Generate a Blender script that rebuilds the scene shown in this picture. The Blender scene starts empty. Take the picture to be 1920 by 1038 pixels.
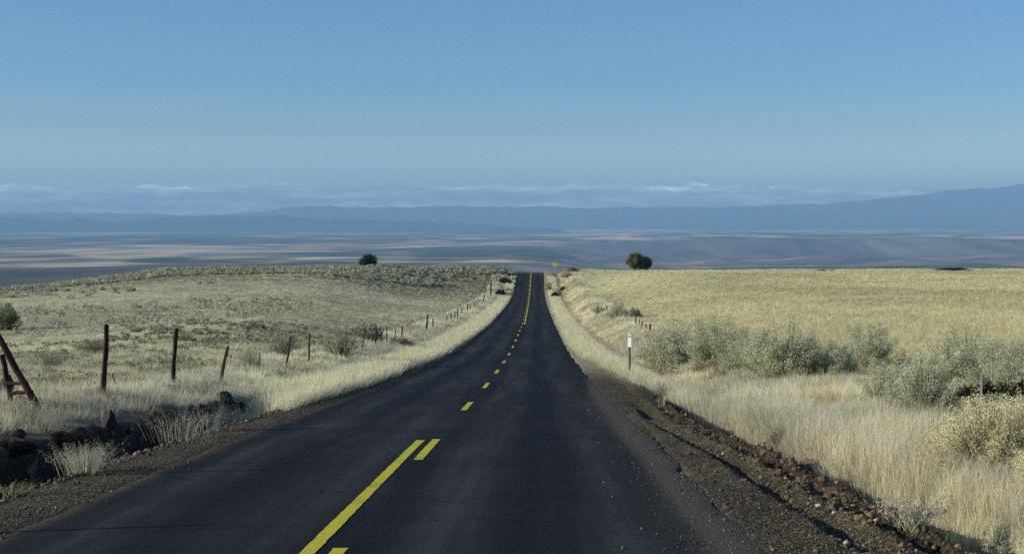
import bpy, math, random
import numpy as np
from mathutils import Vector

rng = np.random.default_rng(7)
random.seed(7)
scene = bpy.context.scene
COL = scene.collection
R = math.radians
F = 2690.0            # focal length in photo pixels (1920 wide); camera eye is the origin, road runs along +Y

# ------------------------------------------------------------------ noise
def _h(ix, iy, s):
    n = (ix.astype(np.int64) * 374761393 + iy.astype(np.int64) * 668265263 + s * 974634777) & 0xffffffff
    n = ((n ^ (n >> 13)) * 1274126177) & 0xffffffff
    n = (n ^ (n >> 16)) & 0xffffffff
    return n / 4294967295.0
def vn(x, y, s=0):
    x = np.asarray(x, float); y = np.asarray(y, float)
    xi = np.floor(x); yi = np.floor(y); fx = x - xi; fy = y - yi
    fx = fx * fx * (3 - 2 * fx); fy = fy * fy * (3 - 2 * fy)
    a = _h(xi, yi, s); b = _h(xi + 1, yi, s); c = _h(xi, yi + 1, s); d = _h(xi + 1, yi + 1, s)
    return (a + (b - a) * fx) * (1 - fy) + (c + (d - c) * fx) * fy
def fbm(x, y, s=0, o=4):
    v = 0; a = .5; t = 0
    for i in range(o):
        v = v + a * vn(x * 2 ** i, y * 2 ** i, s + i * 17); t += a; a *= .5
    return v / t
def ss(a, b, x):
    t = np.clip((x - a) / (b - a), 0, 1)
    return t * t * (3 - 2 * t)

# ------------------------------------------------------------------ terrain profile
LY = np.linspace(math.log(4), math.log(60000), 2400)
def prof(pts, sm=26):
    Y = np.array([p[0] for p in pts], float); D = np.array([p[1] for p in pts], float)
    d = np.interp(np.exp(LY), Y, D)
    k = np.hanning(2 * sm + 1); k /= k.sum()
    p = np.pad(d, sm, mode='reflect', reflect_type='odd')
    return np.convolve(p, k, 'valid')
def yy(*a):          # (Y, photo row) pairs -> (Y, drop below the eye)
    return [(Y, (r - 415) * Y / F) for Y, r in a]
FLOOR = [(2500, 118), (3500, 125), (5000, 150), (8000, 165), (12000, 160), (60000, 150)]
ROADP = prof([(0, 1.9), (11.85, 2.744), (21, 3.385), (32.5, 4.25), (44.5, 5.15), (57.3, 6.02), (69.7, 6.83), (81.4, 7.56),
              (92.7, 8.15), (104, 8.7), (150, 10.8), (195, 12.35), (240, 13.7), (270, 14.35), (295, 14.35), (318, 13.5), (336, 12.55), (350, 12.5), (370, 13.3),
              (400, 15.5), (600, 32), (1000, 62), (2000, 112)] + FLOOR, 9)
near_l = [(0, 1.3), (10, 2.05), (20, 2.8)]
US = np.array([-.6, -.375, -.26, -.19, -.119, -.04, .03, .34, .6])
TAB = [
 near_l + yy((26, 740), (40, 690), (60, 650), (90, 612), (130, 580), (180, 562), (220, 561), (260, 563), (400, 570)) + [(1000, 62), (2000, 112)] + FLOOR,
 near_l + yy((26, 735), (40, 690), (60, 650), (74, 633), (80, 620), (88, 597), (100, 584), (130, 568), (180, 550), (220, 546), (260, 547), (400, 560)) + [(1000, 62), (2000, 112)] + FLOOR,
 near_l + yy((26, 735), (40, 690), (60, 641), (90, 600), (130, 562), (180, 535), (240, 515), (300, 508), (340, 508), (400, 512)) + [(600, 32), (1000, 62), (2000, 112)] + FLOOR,
 near_l + yy((26, 740), (40, 693), (60, 642), (90, 603), (130, 568), (180, 540), (240, 515), (300, 505), (340, 504), (400, 508)) + [(600, 32), (1000, 62), (2000, 112)] + FLOOR,
 near_l + yy((26, 745), (40, 698), (60, 655), (100, 608), (130, 577), (180, 543), (240, 517), (300, 504), (340, 501), (380, 503)) + [(600, 32), (1000, 62), (2000, 112)] + FLOOR,
 near_l + yy((26, 750), (40, 705), (60, 665), (100, 616), (150, 580), (220, 545), (260, 526), (300, 511), (340, 505), (370, 503), (400, 506)) + [(600, 32), (1000, 62), (2000, 112)] + FLOOR,
 [(0, 1.75), (10, 2.45), (20, 3.15), (30, 4.0), (40, 4.7), (50, 5.35), (70, 6.1), (100, 7.2), (150, 8.6), (200, 9.4), (250, 9.7), (300, 10.35), (360, 12.4), (600, 32), (1000, 62), (2000, 112)] + FLOOR,
 [(0, 1.75), (10, 2.45), (20, 3.1), (30, 3.95), (40, 4.55), (50, 5.0), (70, 5.6), (100, 6.4), (150, 7.4), (200, 8.3), (250, 9.1), (300, 10.1), (360, 12.4), (600, 32), (1000, 62), (2000, 112)] + FLOOR,
 [(0, 1.75), (10, 2.45), (20, 3.1), (30, 3.95), (40, 4.55), (50, 5.0), (70, 5.6), (100, 6.4), (150, 7.4), (200, 8.3), (250, 9.1), (300, 10.1), (360, 12.4), (600, 32), (1000, 62), (2000, 112)] + FLOOR]
TABS = np.array([prof(t) for t in TAB])
def lyi(Y):
    return np.clip((np.log(np.maximum(Y, 4.0)) - LY[0]) / (LY[1] - LY[0]), 0, len(LY) - 1.001)
def near_fix(Y, D):   # continue straight behind the camera
    return np.where(Y < 4, D + (Y - 4) * .0713, D)
def roadD(Y):
    Y = np.asarray(Y, float); t = lyi(Y); i = t.astype(int); f = t - i
    return near_fix(Y, ROADP[i] * (1 - f) + ROADP[i + 1] * f)
def fieldD(X, Y):
    Y = np.asarray(Y, float); t = lyi(Y); i = t.astype(int); f = t - i
    u = np.clip(X / np.maximum(Y, 12.0), -.599, .599)
    k = np.clip(np.searchsorted(US, u) - 1, 0, len(US) - 2)
    g = (u - US[k]) / (US[k + 1] - US[k])
    a = TABS[k, i] * (1 - f) + TABS[k, i + 1] * f
    b = TABS[k + 1, i] * (1 - f) + TABS[k + 1, i + 1] * f
    return near_fix(Y, a * (1 - g) + b * g)
# road edges and lines in world X
def lin(Y, pts):
    return np.interp(Y, [p[0] for p in pts], [p[1] for p in pts])
LEFT_E = [(0, -4.8), (13, -4.88), (16, -4.92), (20, -5.0), (26, -5.1), (150, -5.15), (270, -5.1), (400, -5.1)]
RIGHT_E = [(0, 1.88), (110, 1.88), (150, 1.8), (200, 1.6), (270, 1.4), (400, 1.4)]
def line_x(Y):
    return lin(Y, [(0, -1.65), (150, -1.65), (200, -1.75), (270, -1.9), (400, -1.9)])
OFF_L = [(0, .4), (28, .45), (40, .5), (80, .95), (113, .85), (154, .9), (220, .8), (300, .8), (345, .9), (400, 1.2)]
OFF_R = [(0, .1), (30, .12), (60, .35), (100, .8), (200, 1.2), (300, 1.8), (335, .8), (400, .8)]
def ground_z(X, Y):
    X = np.asarray(X, float); Y = np.asarray(Y, float)
    rd = roadD(Y)
    le = lin(Y, LEFT_E) + .14 * (fbm(Y * .9, Y * 0, 3, 3) - .5); re = lin(Y, RIGHT_E) + .2 * (fbm(Y * .7, Y * 0, 4, 3) - .5)
    nf = 1 - ss(31, 42, Y)          # ditch on the left, near
    nr = 1 - ss(28, 42, Y)
    wob = .25 * (fbm(Y * .35, Y * 0, 9, 3) - .5)
    wob2 = .3 * (fbm(Y * .3, Y * 0, 19, 3) - .5)
    ol = lin(Y, OFF_L); orr = lin(Y, OFF_R)
    # left
    xl = X + wob * nf
    def pw(x, xs, hs):
        h = np.where(x < xs[0], hs[0], np.where(x > xs[-1], hs[-1], 0.0))
        for i in range(len(xs) - 1):
            a, b = xs[i], xs[i + 1]
            m = (x >= a) & (x <= b)
            t = np.clip((x - a) / (b - a), 0, 1); t = .5 * t + .5 * t * t * (3 - 2 * t)
            h = np.where(m, hs[i] + (hs[i + 1] - hs[i]) * t, h)
        return h
    z0 = np.zeros_like(X)
    hn = pw(xl, [-14, -8.9, -7.25, -6.95, -6.35, -5.95, -5.2], [ol, ol, z0 + .17, z0 - .42, z0 - .5, z0 - .03, z0])
    hf = pw(X, [-15, -12, -8.8, -7.6, -6.4, -5.2], [ol, ol, ol * .62, ol * .3, z0 + .0, z0])
    hl = hn * nf + hf * (1 - nf)
    xr = X + wob2 * nr - .32 * (1 - ss(17, 28, Y))
    k1 = fbm(Y * .6, Y * 0, 23, 2); k2 = fbm(Y * .8, Y * 0, 27, 2)
    gn = pw(xr, [1.85, 2.17, 2.36, 2.5, 2.68, 2.86, 3.0, 3.08, 3.30, 3.82, 3.98, 5, 7.7, 14], [z0, .05 * k1, -.13 * k1, -.06 * k1, .05 * k2, -.17 * k2 - .03, -.17 * k2, z0 + .03, z0 - .40, z0 - .40, z0 + .0, z0 + .05, orr, orr])
    rut = 0 * -.055 * np.exp(-((X - 2.28 + .1 * np.sin(Y * .21)) / .09) ** 2) - .05 * np.exp(-((X - 1.95 + .15 * np.sin(Y * .13)) / .07) ** 2) * ss(9, 14, Y)
    gn = gn + rut * (1 - ss(20, 30, Y))
    gf = pw(X, [1.9, 3.2, 4.6, 7.7, 14], [z0, z0, z0 - .3, orr, orr])
    gr = gn * nr + gf * (1 - nr)
    h = np.where(X < -1.6, hl, gr)
    ins = ss(le - .02, le + .25, X) * (1 - ss(re - .25, re + .02, X))
    h = h - .07 * ins
    cz = -rd + h
    wl = 17 + 24 * ss(90, 220, Y)
    wr = 16 + 9 * ss(90, 220, Y)
    w = np.where(X < 0, np.clip((-9.2 - X) / (wl - 9.2), 0, 1), np.clip((X - 8.2) / (wr - 8.2), 0, 1))
    w = w * w * (3 - 2 * w)
    w = np.maximum(w, ss(380, 560, Y))
    z = cz * (1 - w) + -fieldD(X, Y) * w
    # roughness outside the road
    out = 1 - ss(le - .3, le, X) * (1 - ss(re, re + .3, X))
    fade = 1 - ss(700, 1500, Y)
    lump = .10 * (fbm(X * .9, Y * .9, 31, 3) - .5) * (.4 + .6 * ss(60, 20, Y)) + .5 * (fbm(X * .06, Y * .06, 37, 3) - .5) * ss(12, 40, np.abs(X))
    fine = .07 * (fbm(X * 5, Y * 5, 41, 3) - .5) * (1 - ss(40, 70, Y))
    dirt = np.exp(-((xr - 2.98) / .25) ** 2) * nr
    clod = .22 * np.maximum(fbm(X * 5.1, Y * 5.1, 47, 3) - .46, 0) * np.exp(-((xr - 2.92) / .3) ** 2) * nr * 1.6 + .05 * (fbm(X * 7, Y * 7, 48, 3) - .5) * ss(1.9, 2.3, X) * (1 - ss(3.2, 3.4, xr)) * nr
    clod = clod + .3 * np.maximum(fbm(X * 2.2, Y * 2.2, 49, 3) - .5, 0) * np.exp(-((xl + 7.2) / .5) ** 2) * nf
    grav = ss(re - .1, re + .3, X) * (1 - ss(2.6, 3.0, xr)) + ss(-6.1, -5.9, X) * (1 - ss(le - .3, le + .05, X))
    z = z + out * fade * (lump * (1 - grav) + fine * (1 - .6 * grav) + clod)
    z = z + 1.2 * (fbm(X * .012, Y * .012, 53, 3) - .5) * ss(25, 70, np.abs(X + 1.6)) * fade * ss(60, 160, Y)
    return z
def gz(x, y):
    return float(ground_z(np.array([x], float), np.array([y], float))[0])
def road_z(Y):
    return -roadD(Y)
def hit(px, py, y0=8, y1=420):     # where the sight line of a photo pixel meets the ground
    Y = np.exp(np.linspace(math.log(y0), math.log(y1), 4000))
    X = (px - 1009) * Y / F; z = -(py - 415) * Y / F
    g = ground_z(X, Y)
    m = np.nonzero(z <= g)[0]
    k = m[0] if len(m) else len(Y) - 1
    return float(X[k]), float(Y[k]), float(g[k])

# ------------------------------------------------------------------ materials
def mat_new(name):
    m = bpy.data.materials.new(name); m.use_nodes = True
    nt = m.node_tree; nt.nodes.clear()
    return m, nt
def N(nt, t, **kw):
    n = nt.nodes.new(t)
    for k, v in kw.items():
        if k in n.inputs.keys() if isinstance(k, str) else False: n.inputs[k].default_value = v
        else: setattr(n, k, v)
    return n
def L(nt, a, b): nt.links.new(a, b)
def mixc(nt, mode, fac, a, b):
    n = nt.nodes.new('ShaderNodeMix'); n.data_type = 'RGBA'; n.blend_type = mode
    for idx, v in ((0, fac), (6, a), (7, b)):
        if hasattr(v, 'links'): L(nt, v, n.inputs[idx])
        elif isinstance(v, (int, float)): n.inputs[idx].default_value = v
        else: n.inputs[idx].default_value = (*v, 1)
    return n.outputs[2]
def noise(nt, vec, scale, detail=4, rough=.55):
    n = nt.nodes.new('ShaderNodeTexNoise'); n.inputs['Scale'].default_value = scale
    n.inputs['Detail'].default_value = detail; n.inputs['Roughness'].default_value = rough
    if vec is not None: L(nt, vec, n.inputs['Vector'])
    return n.outputs['Fac']
def ramp(nt, fac, stops):
    n = nt.nodes.new('ShaderNodeValToRGB'); L(nt, fac, n.inputs['Fac'])
    e = n.color_ramp.elements
    while len(e) < len(stops): e.new(.5)
    for k, (p, c) in enumerate(stops):
        e[k].position = p; e[k].color = (*c, 1) if len(c) == 3 else c
    return n.outputs['Color']
def mrange(nt, v, a, b, c=0., d=1., smooth=True):
    n = nt.nodes.new('ShaderNodeMapRange'); n.interpolation_type = 'SMOOTHSTEP' if smooth else 'LINEAR'
    L(nt, v, n.inputs['Value'])
    for k, x in zip(('From Min', 'From Max', 'To Min', 'To Max'), (a, b, c, d)): n.inputs[k].default_value = x
    return n.outputs['Result']
def math_(nt, op, a, b=None):
    n = nt.nodes.new('ShaderNodeMath'); n.operation = op
    for i, v in enumerate((a, b)):
        if v is None: continue
        if hasattr(v, 'links'): L(nt, v, n.inputs[i])
        else: n.inputs[i].default_value = v
    return n.outputs[0]
def finish(nt, color, rough=.9, bump=None, spec=.3, metallic=0):
    p = nt.nodes.new('ShaderNodeBsdfPrincipled'); o = nt.nodes.new('ShaderNodeOutputMaterial')
    if hasattr(color, 'links'): L(nt, color, p.inputs['Base Color'])
    else: p.inputs['Base Color'].default_value = (*color, 1)
    if hasattr(rough, 'links'): L(nt, rough, p.inputs['Roughness'])
    else: p.inputs['Roughness'].default_value = rough
    p.inputs['Specular IOR Level'].default_value = spec; p.inputs['Metallic'].default_value = metallic
    if bump is not None: L(nt, bump, p.inputs['Normal'])
    L(nt, p.outputs[0], o.inputs[0])
def bumpn(nt, h, dist, strength=1.0):
    b = nt.nodes.new('ShaderNodeBump'); b.inputs['Distance'].default_value = dist; b.inputs['Strength'].default_value = strength
    L(nt, h, b.inputs['Height']); return b.outputs[0]
def attr_col(nt):
    a = nt.nodes.new('ShaderNodeAttribute'); a.attribute_name = 'Tint'; return a
def objco(nt):
    return nt.nodes.new('ShaderNodeTexCoord').outputs['Object']
def mk_leaf(name, transl=.3, glossy=0):
    m, nt = mat_new(name); a = attr_col(nt)
    d = nt.nodes.new('ShaderNodeBsdfDiffuse'); t = nt.nodes.new('ShaderNodeBsdfTranslucent')
    L(nt, a.outputs['Color'], d.inputs[0]); L(nt, a.outputs['Color'], t.inputs[0])
    mx = nt.nodes.new('ShaderNodeMixShader'); mx.inputs[0].default_value = transl
    L(nt, d.outputs[0], mx.inputs[1]); L(nt, t.outputs[0], mx.inputs[2])
    o = nt.nodes.new('ShaderNodeOutputMaterial'); L(nt, mx.outputs[0], o.inputs[0])
    return m
M_GRASS = mk_leaf('dry_grass_blades', .5)
M_VERGE = mk_leaf('verge_grass_blades', .66)
M_LEAF = mk_leaf('small_leaves', .33)

def mk_ground():
    m, nt = mat_new('ground_soil'); a = attr_col(nt); co = objco(nt)
    g = nt.nodes.new('ShaderNodeAttribute'); g.attribute_name = 'Gravel'
    n1 = noise(nt, co, 1.3, 6, .6); n2 = noise(nt, co, 22, 4, .65)
    c = mixc(nt, 'MULTIPLY', 1.0, a.outputs['Color'], ramp(nt, n1, [(.3, (.72, .72, .72)), (.7, (1.2, 1.18, 1.12))]))
    v = nt.nodes.new('ShaderNodeTexVoronoi'); v.inputs['Scale'].default_value = 26; L(nt, co, v.inputs['Vector'])
    v2 = nt.nodes.new('ShaderNodeTexVoronoi'); v2.inputs['Scale'].default_value = 60; L(nt, co, v2.inputs['Vector'])
    hsv = ramp(nt, math_(nt, 'FRACT', math_(nt, 'MULTIPLY', v.outputs['Color'], 3.0)), [(0, (.35, .33, .3)), (.55, (.9, .85, .8)), (.9, (1.5, 1.4, 1.2)), (1, (2.6, 2.4, 2.0))])
    c2 = mixc(nt, 'MULTIPLY', 1.0, c, hsv)
    c = mixc(nt, 'MIX', g.outputs['Fac'], c, c2)
    h = math_(nt, 'ADD', math_(nt, 'MULTIPLY', v.outputs['Distance'], -1.2), math_(nt, 'ADD', n2, math_(nt, 'MULTIPLY', v2.outputs['Distance'], -.5)))
    finish(nt, c, .95, bumpn(nt, h, .03, .9), .1)
    return m
M_GROUND = mk_ground()

def mk_asphalt():
    m, nt = mat_new('asphalt'); co = objco(nt)
    d = nt.nodes.new('ShaderNodeAttribute'); d.attribute_name = 'Dust'
    sx = nt.nodes.new('ShaderNodeMapping'); sx.inputs['Scale'].default_value = (1.6, .05, 1); L(nt, co, sx.inputs['Vector'])
    tr = noise(nt, sx.outputs[0], 1.0, 5, .6)
    fine = noise(nt, co, 38, 5, .85); big = noise(nt, co, .5, 4)
    v = nt.nodes.new('ShaderNodeTexVoronoi'); v.inputs['Scale'].default_value = 75; L(nt, co, v.inputs['Vector'])
    base = ramp(nt, tr, [(.3, (.011, .0112, .012)), (.5, (.018, .0183, .019)), (.72, (.038, .038, .0375))])
    base = mixc(nt, 'MULTIPLY', 1, base, ramp(nt, fine, [(.3, (.4, .4, .4)), (.7, (1.6, 1.6, 1.6))]))
    base = mixc(nt, 'MULTIPLY', 1, base, ramp(nt, big, [(.3, (.80, .80, .80)), (.7, (1.2, 1.2, 1.18))]))
    sp = nt.nodes.new('ShaderNodeSeparateXYZ'); L(nt, co, sp.inputs[0])
    wt = math_(nt, 'COSINE', math_(nt, 'MULTIPLY', math_(nt, 'ADD', sp.outputs['X'], .80), 3.75))
    wn = math_(nt, 'MULTIPLY', wt, noise(nt, sx.outputs[0], .6, 3, .5))
    base = mixc(nt, 'MULTIPLY', 1, base, ramp(nt, mrange(nt, wn, -.55, .55), [(0, (.74, .74, .76)), (1, (1.5, 1.48, 1.42))]))
    st = nt.nodes.new('ShaderNodeTexVoronoi'); st.inputs['Scale'].default_value = 32; L(nt, co, st.inputs['Vector'])
    base = mixc(nt, 'MIX', mrange(nt, st.outputs['Distance'], .10, .18, .75, 0), base, (.10, .098, .092))
    # a few thin transverse cracks
    cm = nt.nodes.new('ShaderNodeMapping'); cm.inputs['Scale'].default_value = (.06, .11, 1); L(nt, co, cm.inputs['Vector'])
    vv = nt.nodes.new('ShaderNodeTexVoronoi'); vv.feature = 'DISTANCE_TO_EDGE'; vv.inputs['Scale'].default_value = 1
    wv = nt.nodes.new('ShaderNodeVectorMath'); wv.operation = 'ADD'; L(nt, cm.outputs[0], wv.inputs[0])
    ns = nt.nodes.new('ShaderNodeTexNoise'); ns.inputs['Scale'].default_value = 1.2; L(nt, co, ns.inputs['Vector'])
    sc = nt.nodes.new('ShaderNodeVectorMath'); sc.operation = 'SCALE'; sc.inputs['Scale'].default_value = .03; L(nt, ns.outputs['Color'], sc.inputs[0])
    L(nt, sc.outputs[0], wv.inputs[1]); L(nt, wv.outputs[0], vv.inputs['Vector'])
    crack = mrange(nt, vv.outputs['Distance'], .0008, .0022, .45, 1)
    base = mixc(nt, 'MULTIPLY', 1, base, crack)
    dn = noise(nt, co, 9, 6, .75)
    df = mrange(nt, math_(nt, 'ADD', d.outputs['Fac'], math_(nt, 'MULTIPLY', math_(nt, 'SUBTRACT', dn, .5), 1.3)), .25, 1.0)
    dust = ramp(nt, fine, [(.3, (.04, .035, .028)), (.7, (.15, .125, .09))])
    c = mixc(nt, 'MIX', df, base, dust)
    finish(nt, c, .8, bumpn(nt, v.outputs['Distance'], .008, .8), .08)
    return m
M_ROAD = mk_asphalt()
def mk_paint():
    m, nt = mat_new('yellow_road_paint'); co = objco(nt)
    n = noise(nt, co, 18, 6, .7); n2 = noise(nt, co, 110, 2, .6)
    c = ramp(nt, n, [(.25, (.38, .31, .02)), (.45, (.66, .58, .03)), (.8, (.74, .66, .04))])
    c = mixc(nt, 'MULTIPLY', 1, c, ramp(nt, n2, [(.35, (.7, .7, .7)), (.6, (1.05, 1.05, 1.05))]))
    n3 = noise(nt, co, 34, 8, .8); n4 = noise(nt, co, 1.1, 3)
    wear = mrange(nt, math_(nt, 'ADD', n3, math_(nt, 'MULTIPLY', math_(nt, 'SUBTRACT', n4, .5), .35)), .52, .64, 0, .8)
    c = mixc(nt, 'MIX', wear, c, (.05, .048, .035))
    finish(nt, c, .7, None, .2)
    return m
M_PAINT = mk_paint()
def mk_far(name, lo, hi, scale):
    m, nt = mat_new(name); a = attr_col(nt); co = objco(nt)
    mp = nt.nodes.new('ShaderNodeMapping'); mp.inputs['Scale'].default_value = scale; L(nt, co, mp.inputs['Vector'])
    n = noise(nt, mp.outputs[0], 1, 6, .65)
    c = mixc(nt, 'MULTIPLY', 1, a.outputs['Color'], ramp(nt, n, [(.3, lo), (.7, hi)]))
    finish(nt, c, 1, None, 0)
    return m
M_VALLEY = mk_far('valley_fields', (.72, .72, .75), (1.25, 1.22, 1.15), (.0016, .0022, .004))
M_MOUNT = mk_far('mountain_forest', (.7, .75, .8), (1.3, 1.25, 1.2), (.0008, .0008, .002))
def mk_wood(name, dark, light):
    m, nt = mat_new(name); co = objco(nt)
    mp = nt.nodes.new('ShaderNodeMapping'); mp.inputs['Scale'].default_value = (14, 14, 1.6); L(nt, co, mp.inputs['Vector'])
    n = noise(nt, mp.outputs[0], 1.6, 6, .7)
    c = ramp(nt, n, [(.3, dark), (.65, light)])
    finish(nt, c, .9, bumpn(nt, n, .02, .8), .15)
    return m
M_POST = mk_wood('weathered_wood', (.02, .011, .010), (.075, .035, .028))
M_POST2 = mk_wood('grey_wood', (.09, .08, .065), (.22, .19, .15))
M_TRUNK = mk_wood('bark', (.05, .04, .03), (.14, .11, .085))
def mk_rock(name, a, b):
    m, nt = mat_new(name); co = objco(nt)
    n = noise(nt, co, 9, 6, .65)
    finish(nt, ramp(nt, n, [(.3, a), (.7, b)]), .95, bumpn(nt, n, .02, .8), .1)
    return m
M_ROCK = mk_rock('brown_rock', (.085, .06, .042), (.21, .155, .11))
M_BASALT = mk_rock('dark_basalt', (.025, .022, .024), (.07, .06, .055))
def mk_flat(name, c, rough=.5, spec=.4, metal=0):
    m, nt = mat_new(name); co = objco(nt); n = noise(nt, co, 12, 4)
    col = mixc(nt, 'MULTIPLY', 1, c, ramp(nt, n, [(.3, (.85, .85, .85)), (.7, (1.08, 1.08, 1.08))]))
    finish(nt, col, rough, None, spec, metal); return m
M_WHITE = mk_flat('white_reflective_plastic', (.62, .66, .66), .5)
M_GREYP = mk_flat('grey_sheet_face', (.42, .50, .54), .5)
M_STEEL = mk_flat('painted_steel_post', (.16, .22, .25), .5, .4, .3)
M_TGREEN = mk_flat('green_steel', (.14, .20, .15), .6)
M_TGREY = mk_flat('bare_steel', (.5, .52, .5), .5, .4, .4)
M_SIGN = mk_flat('yellow_sign_sheet', (.80, .62, .02), .5)
M_BLACK = mk_flat('black_sign_ink', (.015, .015, .015), .5)
M_RED = mk_flat('amber_reflector', (.75, .60, .05), .4)

# ------------------------------------------------------------------ mesh helpers
def set_props(o, label=None, cat=None, group=None, kind=None):
    if label: o['label'] = label
    if cat: o['category'] = cat
    if group: o['group'] = group
    if kind: o['kind'] = kind
    return o
def np_mesh(name, V, Fc, color=None, extra=None, smooth=False):
    """V (n,3); Fc (m,3) or (m,4)"""
    me = bpy.data.meshes.new(name)
    V = np.asarray(V, np.float32); Fc = np.asarray(Fc, np.int32); k = Fc.shape[1]
    me.vertices.add(len(V)); me.vertices.foreach_set('co', V.ravel())
    me.loops.add(Fc.size); me.loops.foreach_set('vertex_index', Fc.ravel())
    me.polygons.add(len(Fc)); me.polygons.foreach_set('loop_start', np.arange(0, Fc.size, k, dtype=np.int32))
    me.polygons.foreach_set('loop_total', np.full(len(Fc), k, np.int32))
    if smooth: me.polygons.foreach_set('use_smooth', np.ones(len(Fc), bool))
    me.update(calc_edges=True)
    if color is not None:
        at = me.attributes.new('Tint', 'FLOAT_COLOR', 'POINT')
        c = np.ones((len(V), 4), np.float32); c[:, :3] = color
        at.data.foreach_set('color', c.ravel())
    for nm, arr in (extra or {}).items():
        at = me.attributes.new(nm, 'FLOAT', 'POINT'); at.data.foreach_set('value', np.asarray(arr, np.float32).ravel())
    return me
def obj(name, me, mat, parent=None, loc=None):
    o = bpy.data.objects.new(name, me); COL.objects.link(o)
    if mat is not None and (not me.materials): me.materials.append(mat)
    if parent is not None: o.parent = parent
    if loc is not None: o.location = loc
    return o
def empty(name, loc, rz=0, s=1):
    o = bpy.data.objects.new(name, None); COL.objects.link(o)
    o.location = loc; o.rotation_euler = (0, 0, rz); o.scale = (s, s, s) if isinstance(s, (int, float)) else s
    o.empty_display_size = .2
    return o
def copy_tree(o, parent=None):
    c = o.copy(); COL.objects.link(c); c.parent = parent
    for ch in list(o.children): copy_tree(ch, c)
    return c
def grid_faces(nr, nc):
    i = np.arange(nr - 1)[:, None] * nc + np.arange(nc - 1)[None, :]
    return np.stack([i, i + 1, i + 1 + nc, i + nc], -1).reshape(-1, 4)
class MB:
    def __init__(s): s.v = []; s.f = []
    def add(s, v, f):
        n = len(s.v); s.v += [tuple(p) for p in v]; s.f += [tuple(i + n for i in q) for q in f]
    def box(s, c, d, rot=None):
        x, y, z = [k / 2 for k in d]
        p = [Vector((a, b, e)) for a in (-x, x) for b in (-y, y) for e in (-z, z)]
        if rot is not None: p = [rot @ q for q in p]
        s.add([q + Vector(c) for q in p], [(0, 1, 3, 2), (4, 6, 7, 5), (0, 4, 5, 1), (2, 3, 7, 6), (0, 2, 6, 4), (1, 5, 7, 3)])
    def tube(s, pts, rad, n=8, jit=0, rnd=None):
        rnd = rnd or random
        rings = []
        up = Vector((0, 1, .3)).normalized()
        js = [1 + rnd.uniform(-jit, jit) for _ in range(n)]
        V = []
        for k, p in enumerate(pts):
            a = Vector(pts[max(k - 1, 0)]); b = Vector(pts[min(k + 1, len(pts) - 1)])
            t = (b - a).normalized(); u = t.cross(up).normalized(); w = t.cross(u)
            r = rad[k] if isinstance(rad, (list, tuple)) else rad
            for j in range(n):
                q = 2 * math.pi * j / n
                V.append(Vector(p) + (u * math.cos(q) + w * math.sin(q)) * r * js[j] * (1 + rnd.uniform(-jit, jit) * .4))
        Fc = []
        for k in range(len(pts) - 1):
            for j in range(n):
                Fc.append((k * n + j, k * n + (j + 1) % n, (k + 1) * n + (j + 1) % n, (k + 1) * n + j))
        Fc.append(tuple(range(n))[::-1]); Fc.append(tuple((len(pts) - 1) * n + j for j in range(n)))
        s.add(V, Fc)
    def mesh(s, name, smooth=False):
        me = bpy.data.meshes.new(name); me.from_pydata([tuple(p) for p in s.v], [], s.f); me.update()
        if smooth:
            for p in me.polygons: p.use_smooth = True
        return me
    def build(s, name, mat, parent=None, loc=None, smooth=False):
        return obj(name, s.mesh(name, smooth), mat, parent, loc)

# ------------------------------------------------------------------ ground sheet
def growth(a, b, s, g):
    o = [a]
    while o[-1] < b:
        o.append(o[-1] + max(s, g * (o[-1] - a + s / g * .0)) if o[-1] > a else a + s)
    return o
ys = list(np.arange(-60, 8, 2.0)); y = 8.0
while y < 2700: ys.append(y); y += max(.11, .0085 * y)
ys = np.array(ys)
xl = []; x = -9.0; s_ = .09
while x > -1700: x -= s_; s_ = max(.09, min(s_ * 1.035, 40)); xl.append(x)
xr = []; x = 5.0; s_ = .09
while x < 1700: x += s_; s_ = max(.09, min(s_ * 1.035, 40)); xr.append(x)
xs = np.array(xl[::-1] + list(np.arange(-9, 1.75, .085)) + list(np.arange(1.75, 4.2, .04)) + list(np.arange(4.2, 5.01, .09)) + xr)
GX, GY = np.meshgrid(xs, ys)
GX = GX.ravel(); GY = GY.ravel()
GZ = ground_z(GX, GY)
GZ = np.where(GY > 2450, GZ - 12, GZ)

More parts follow.
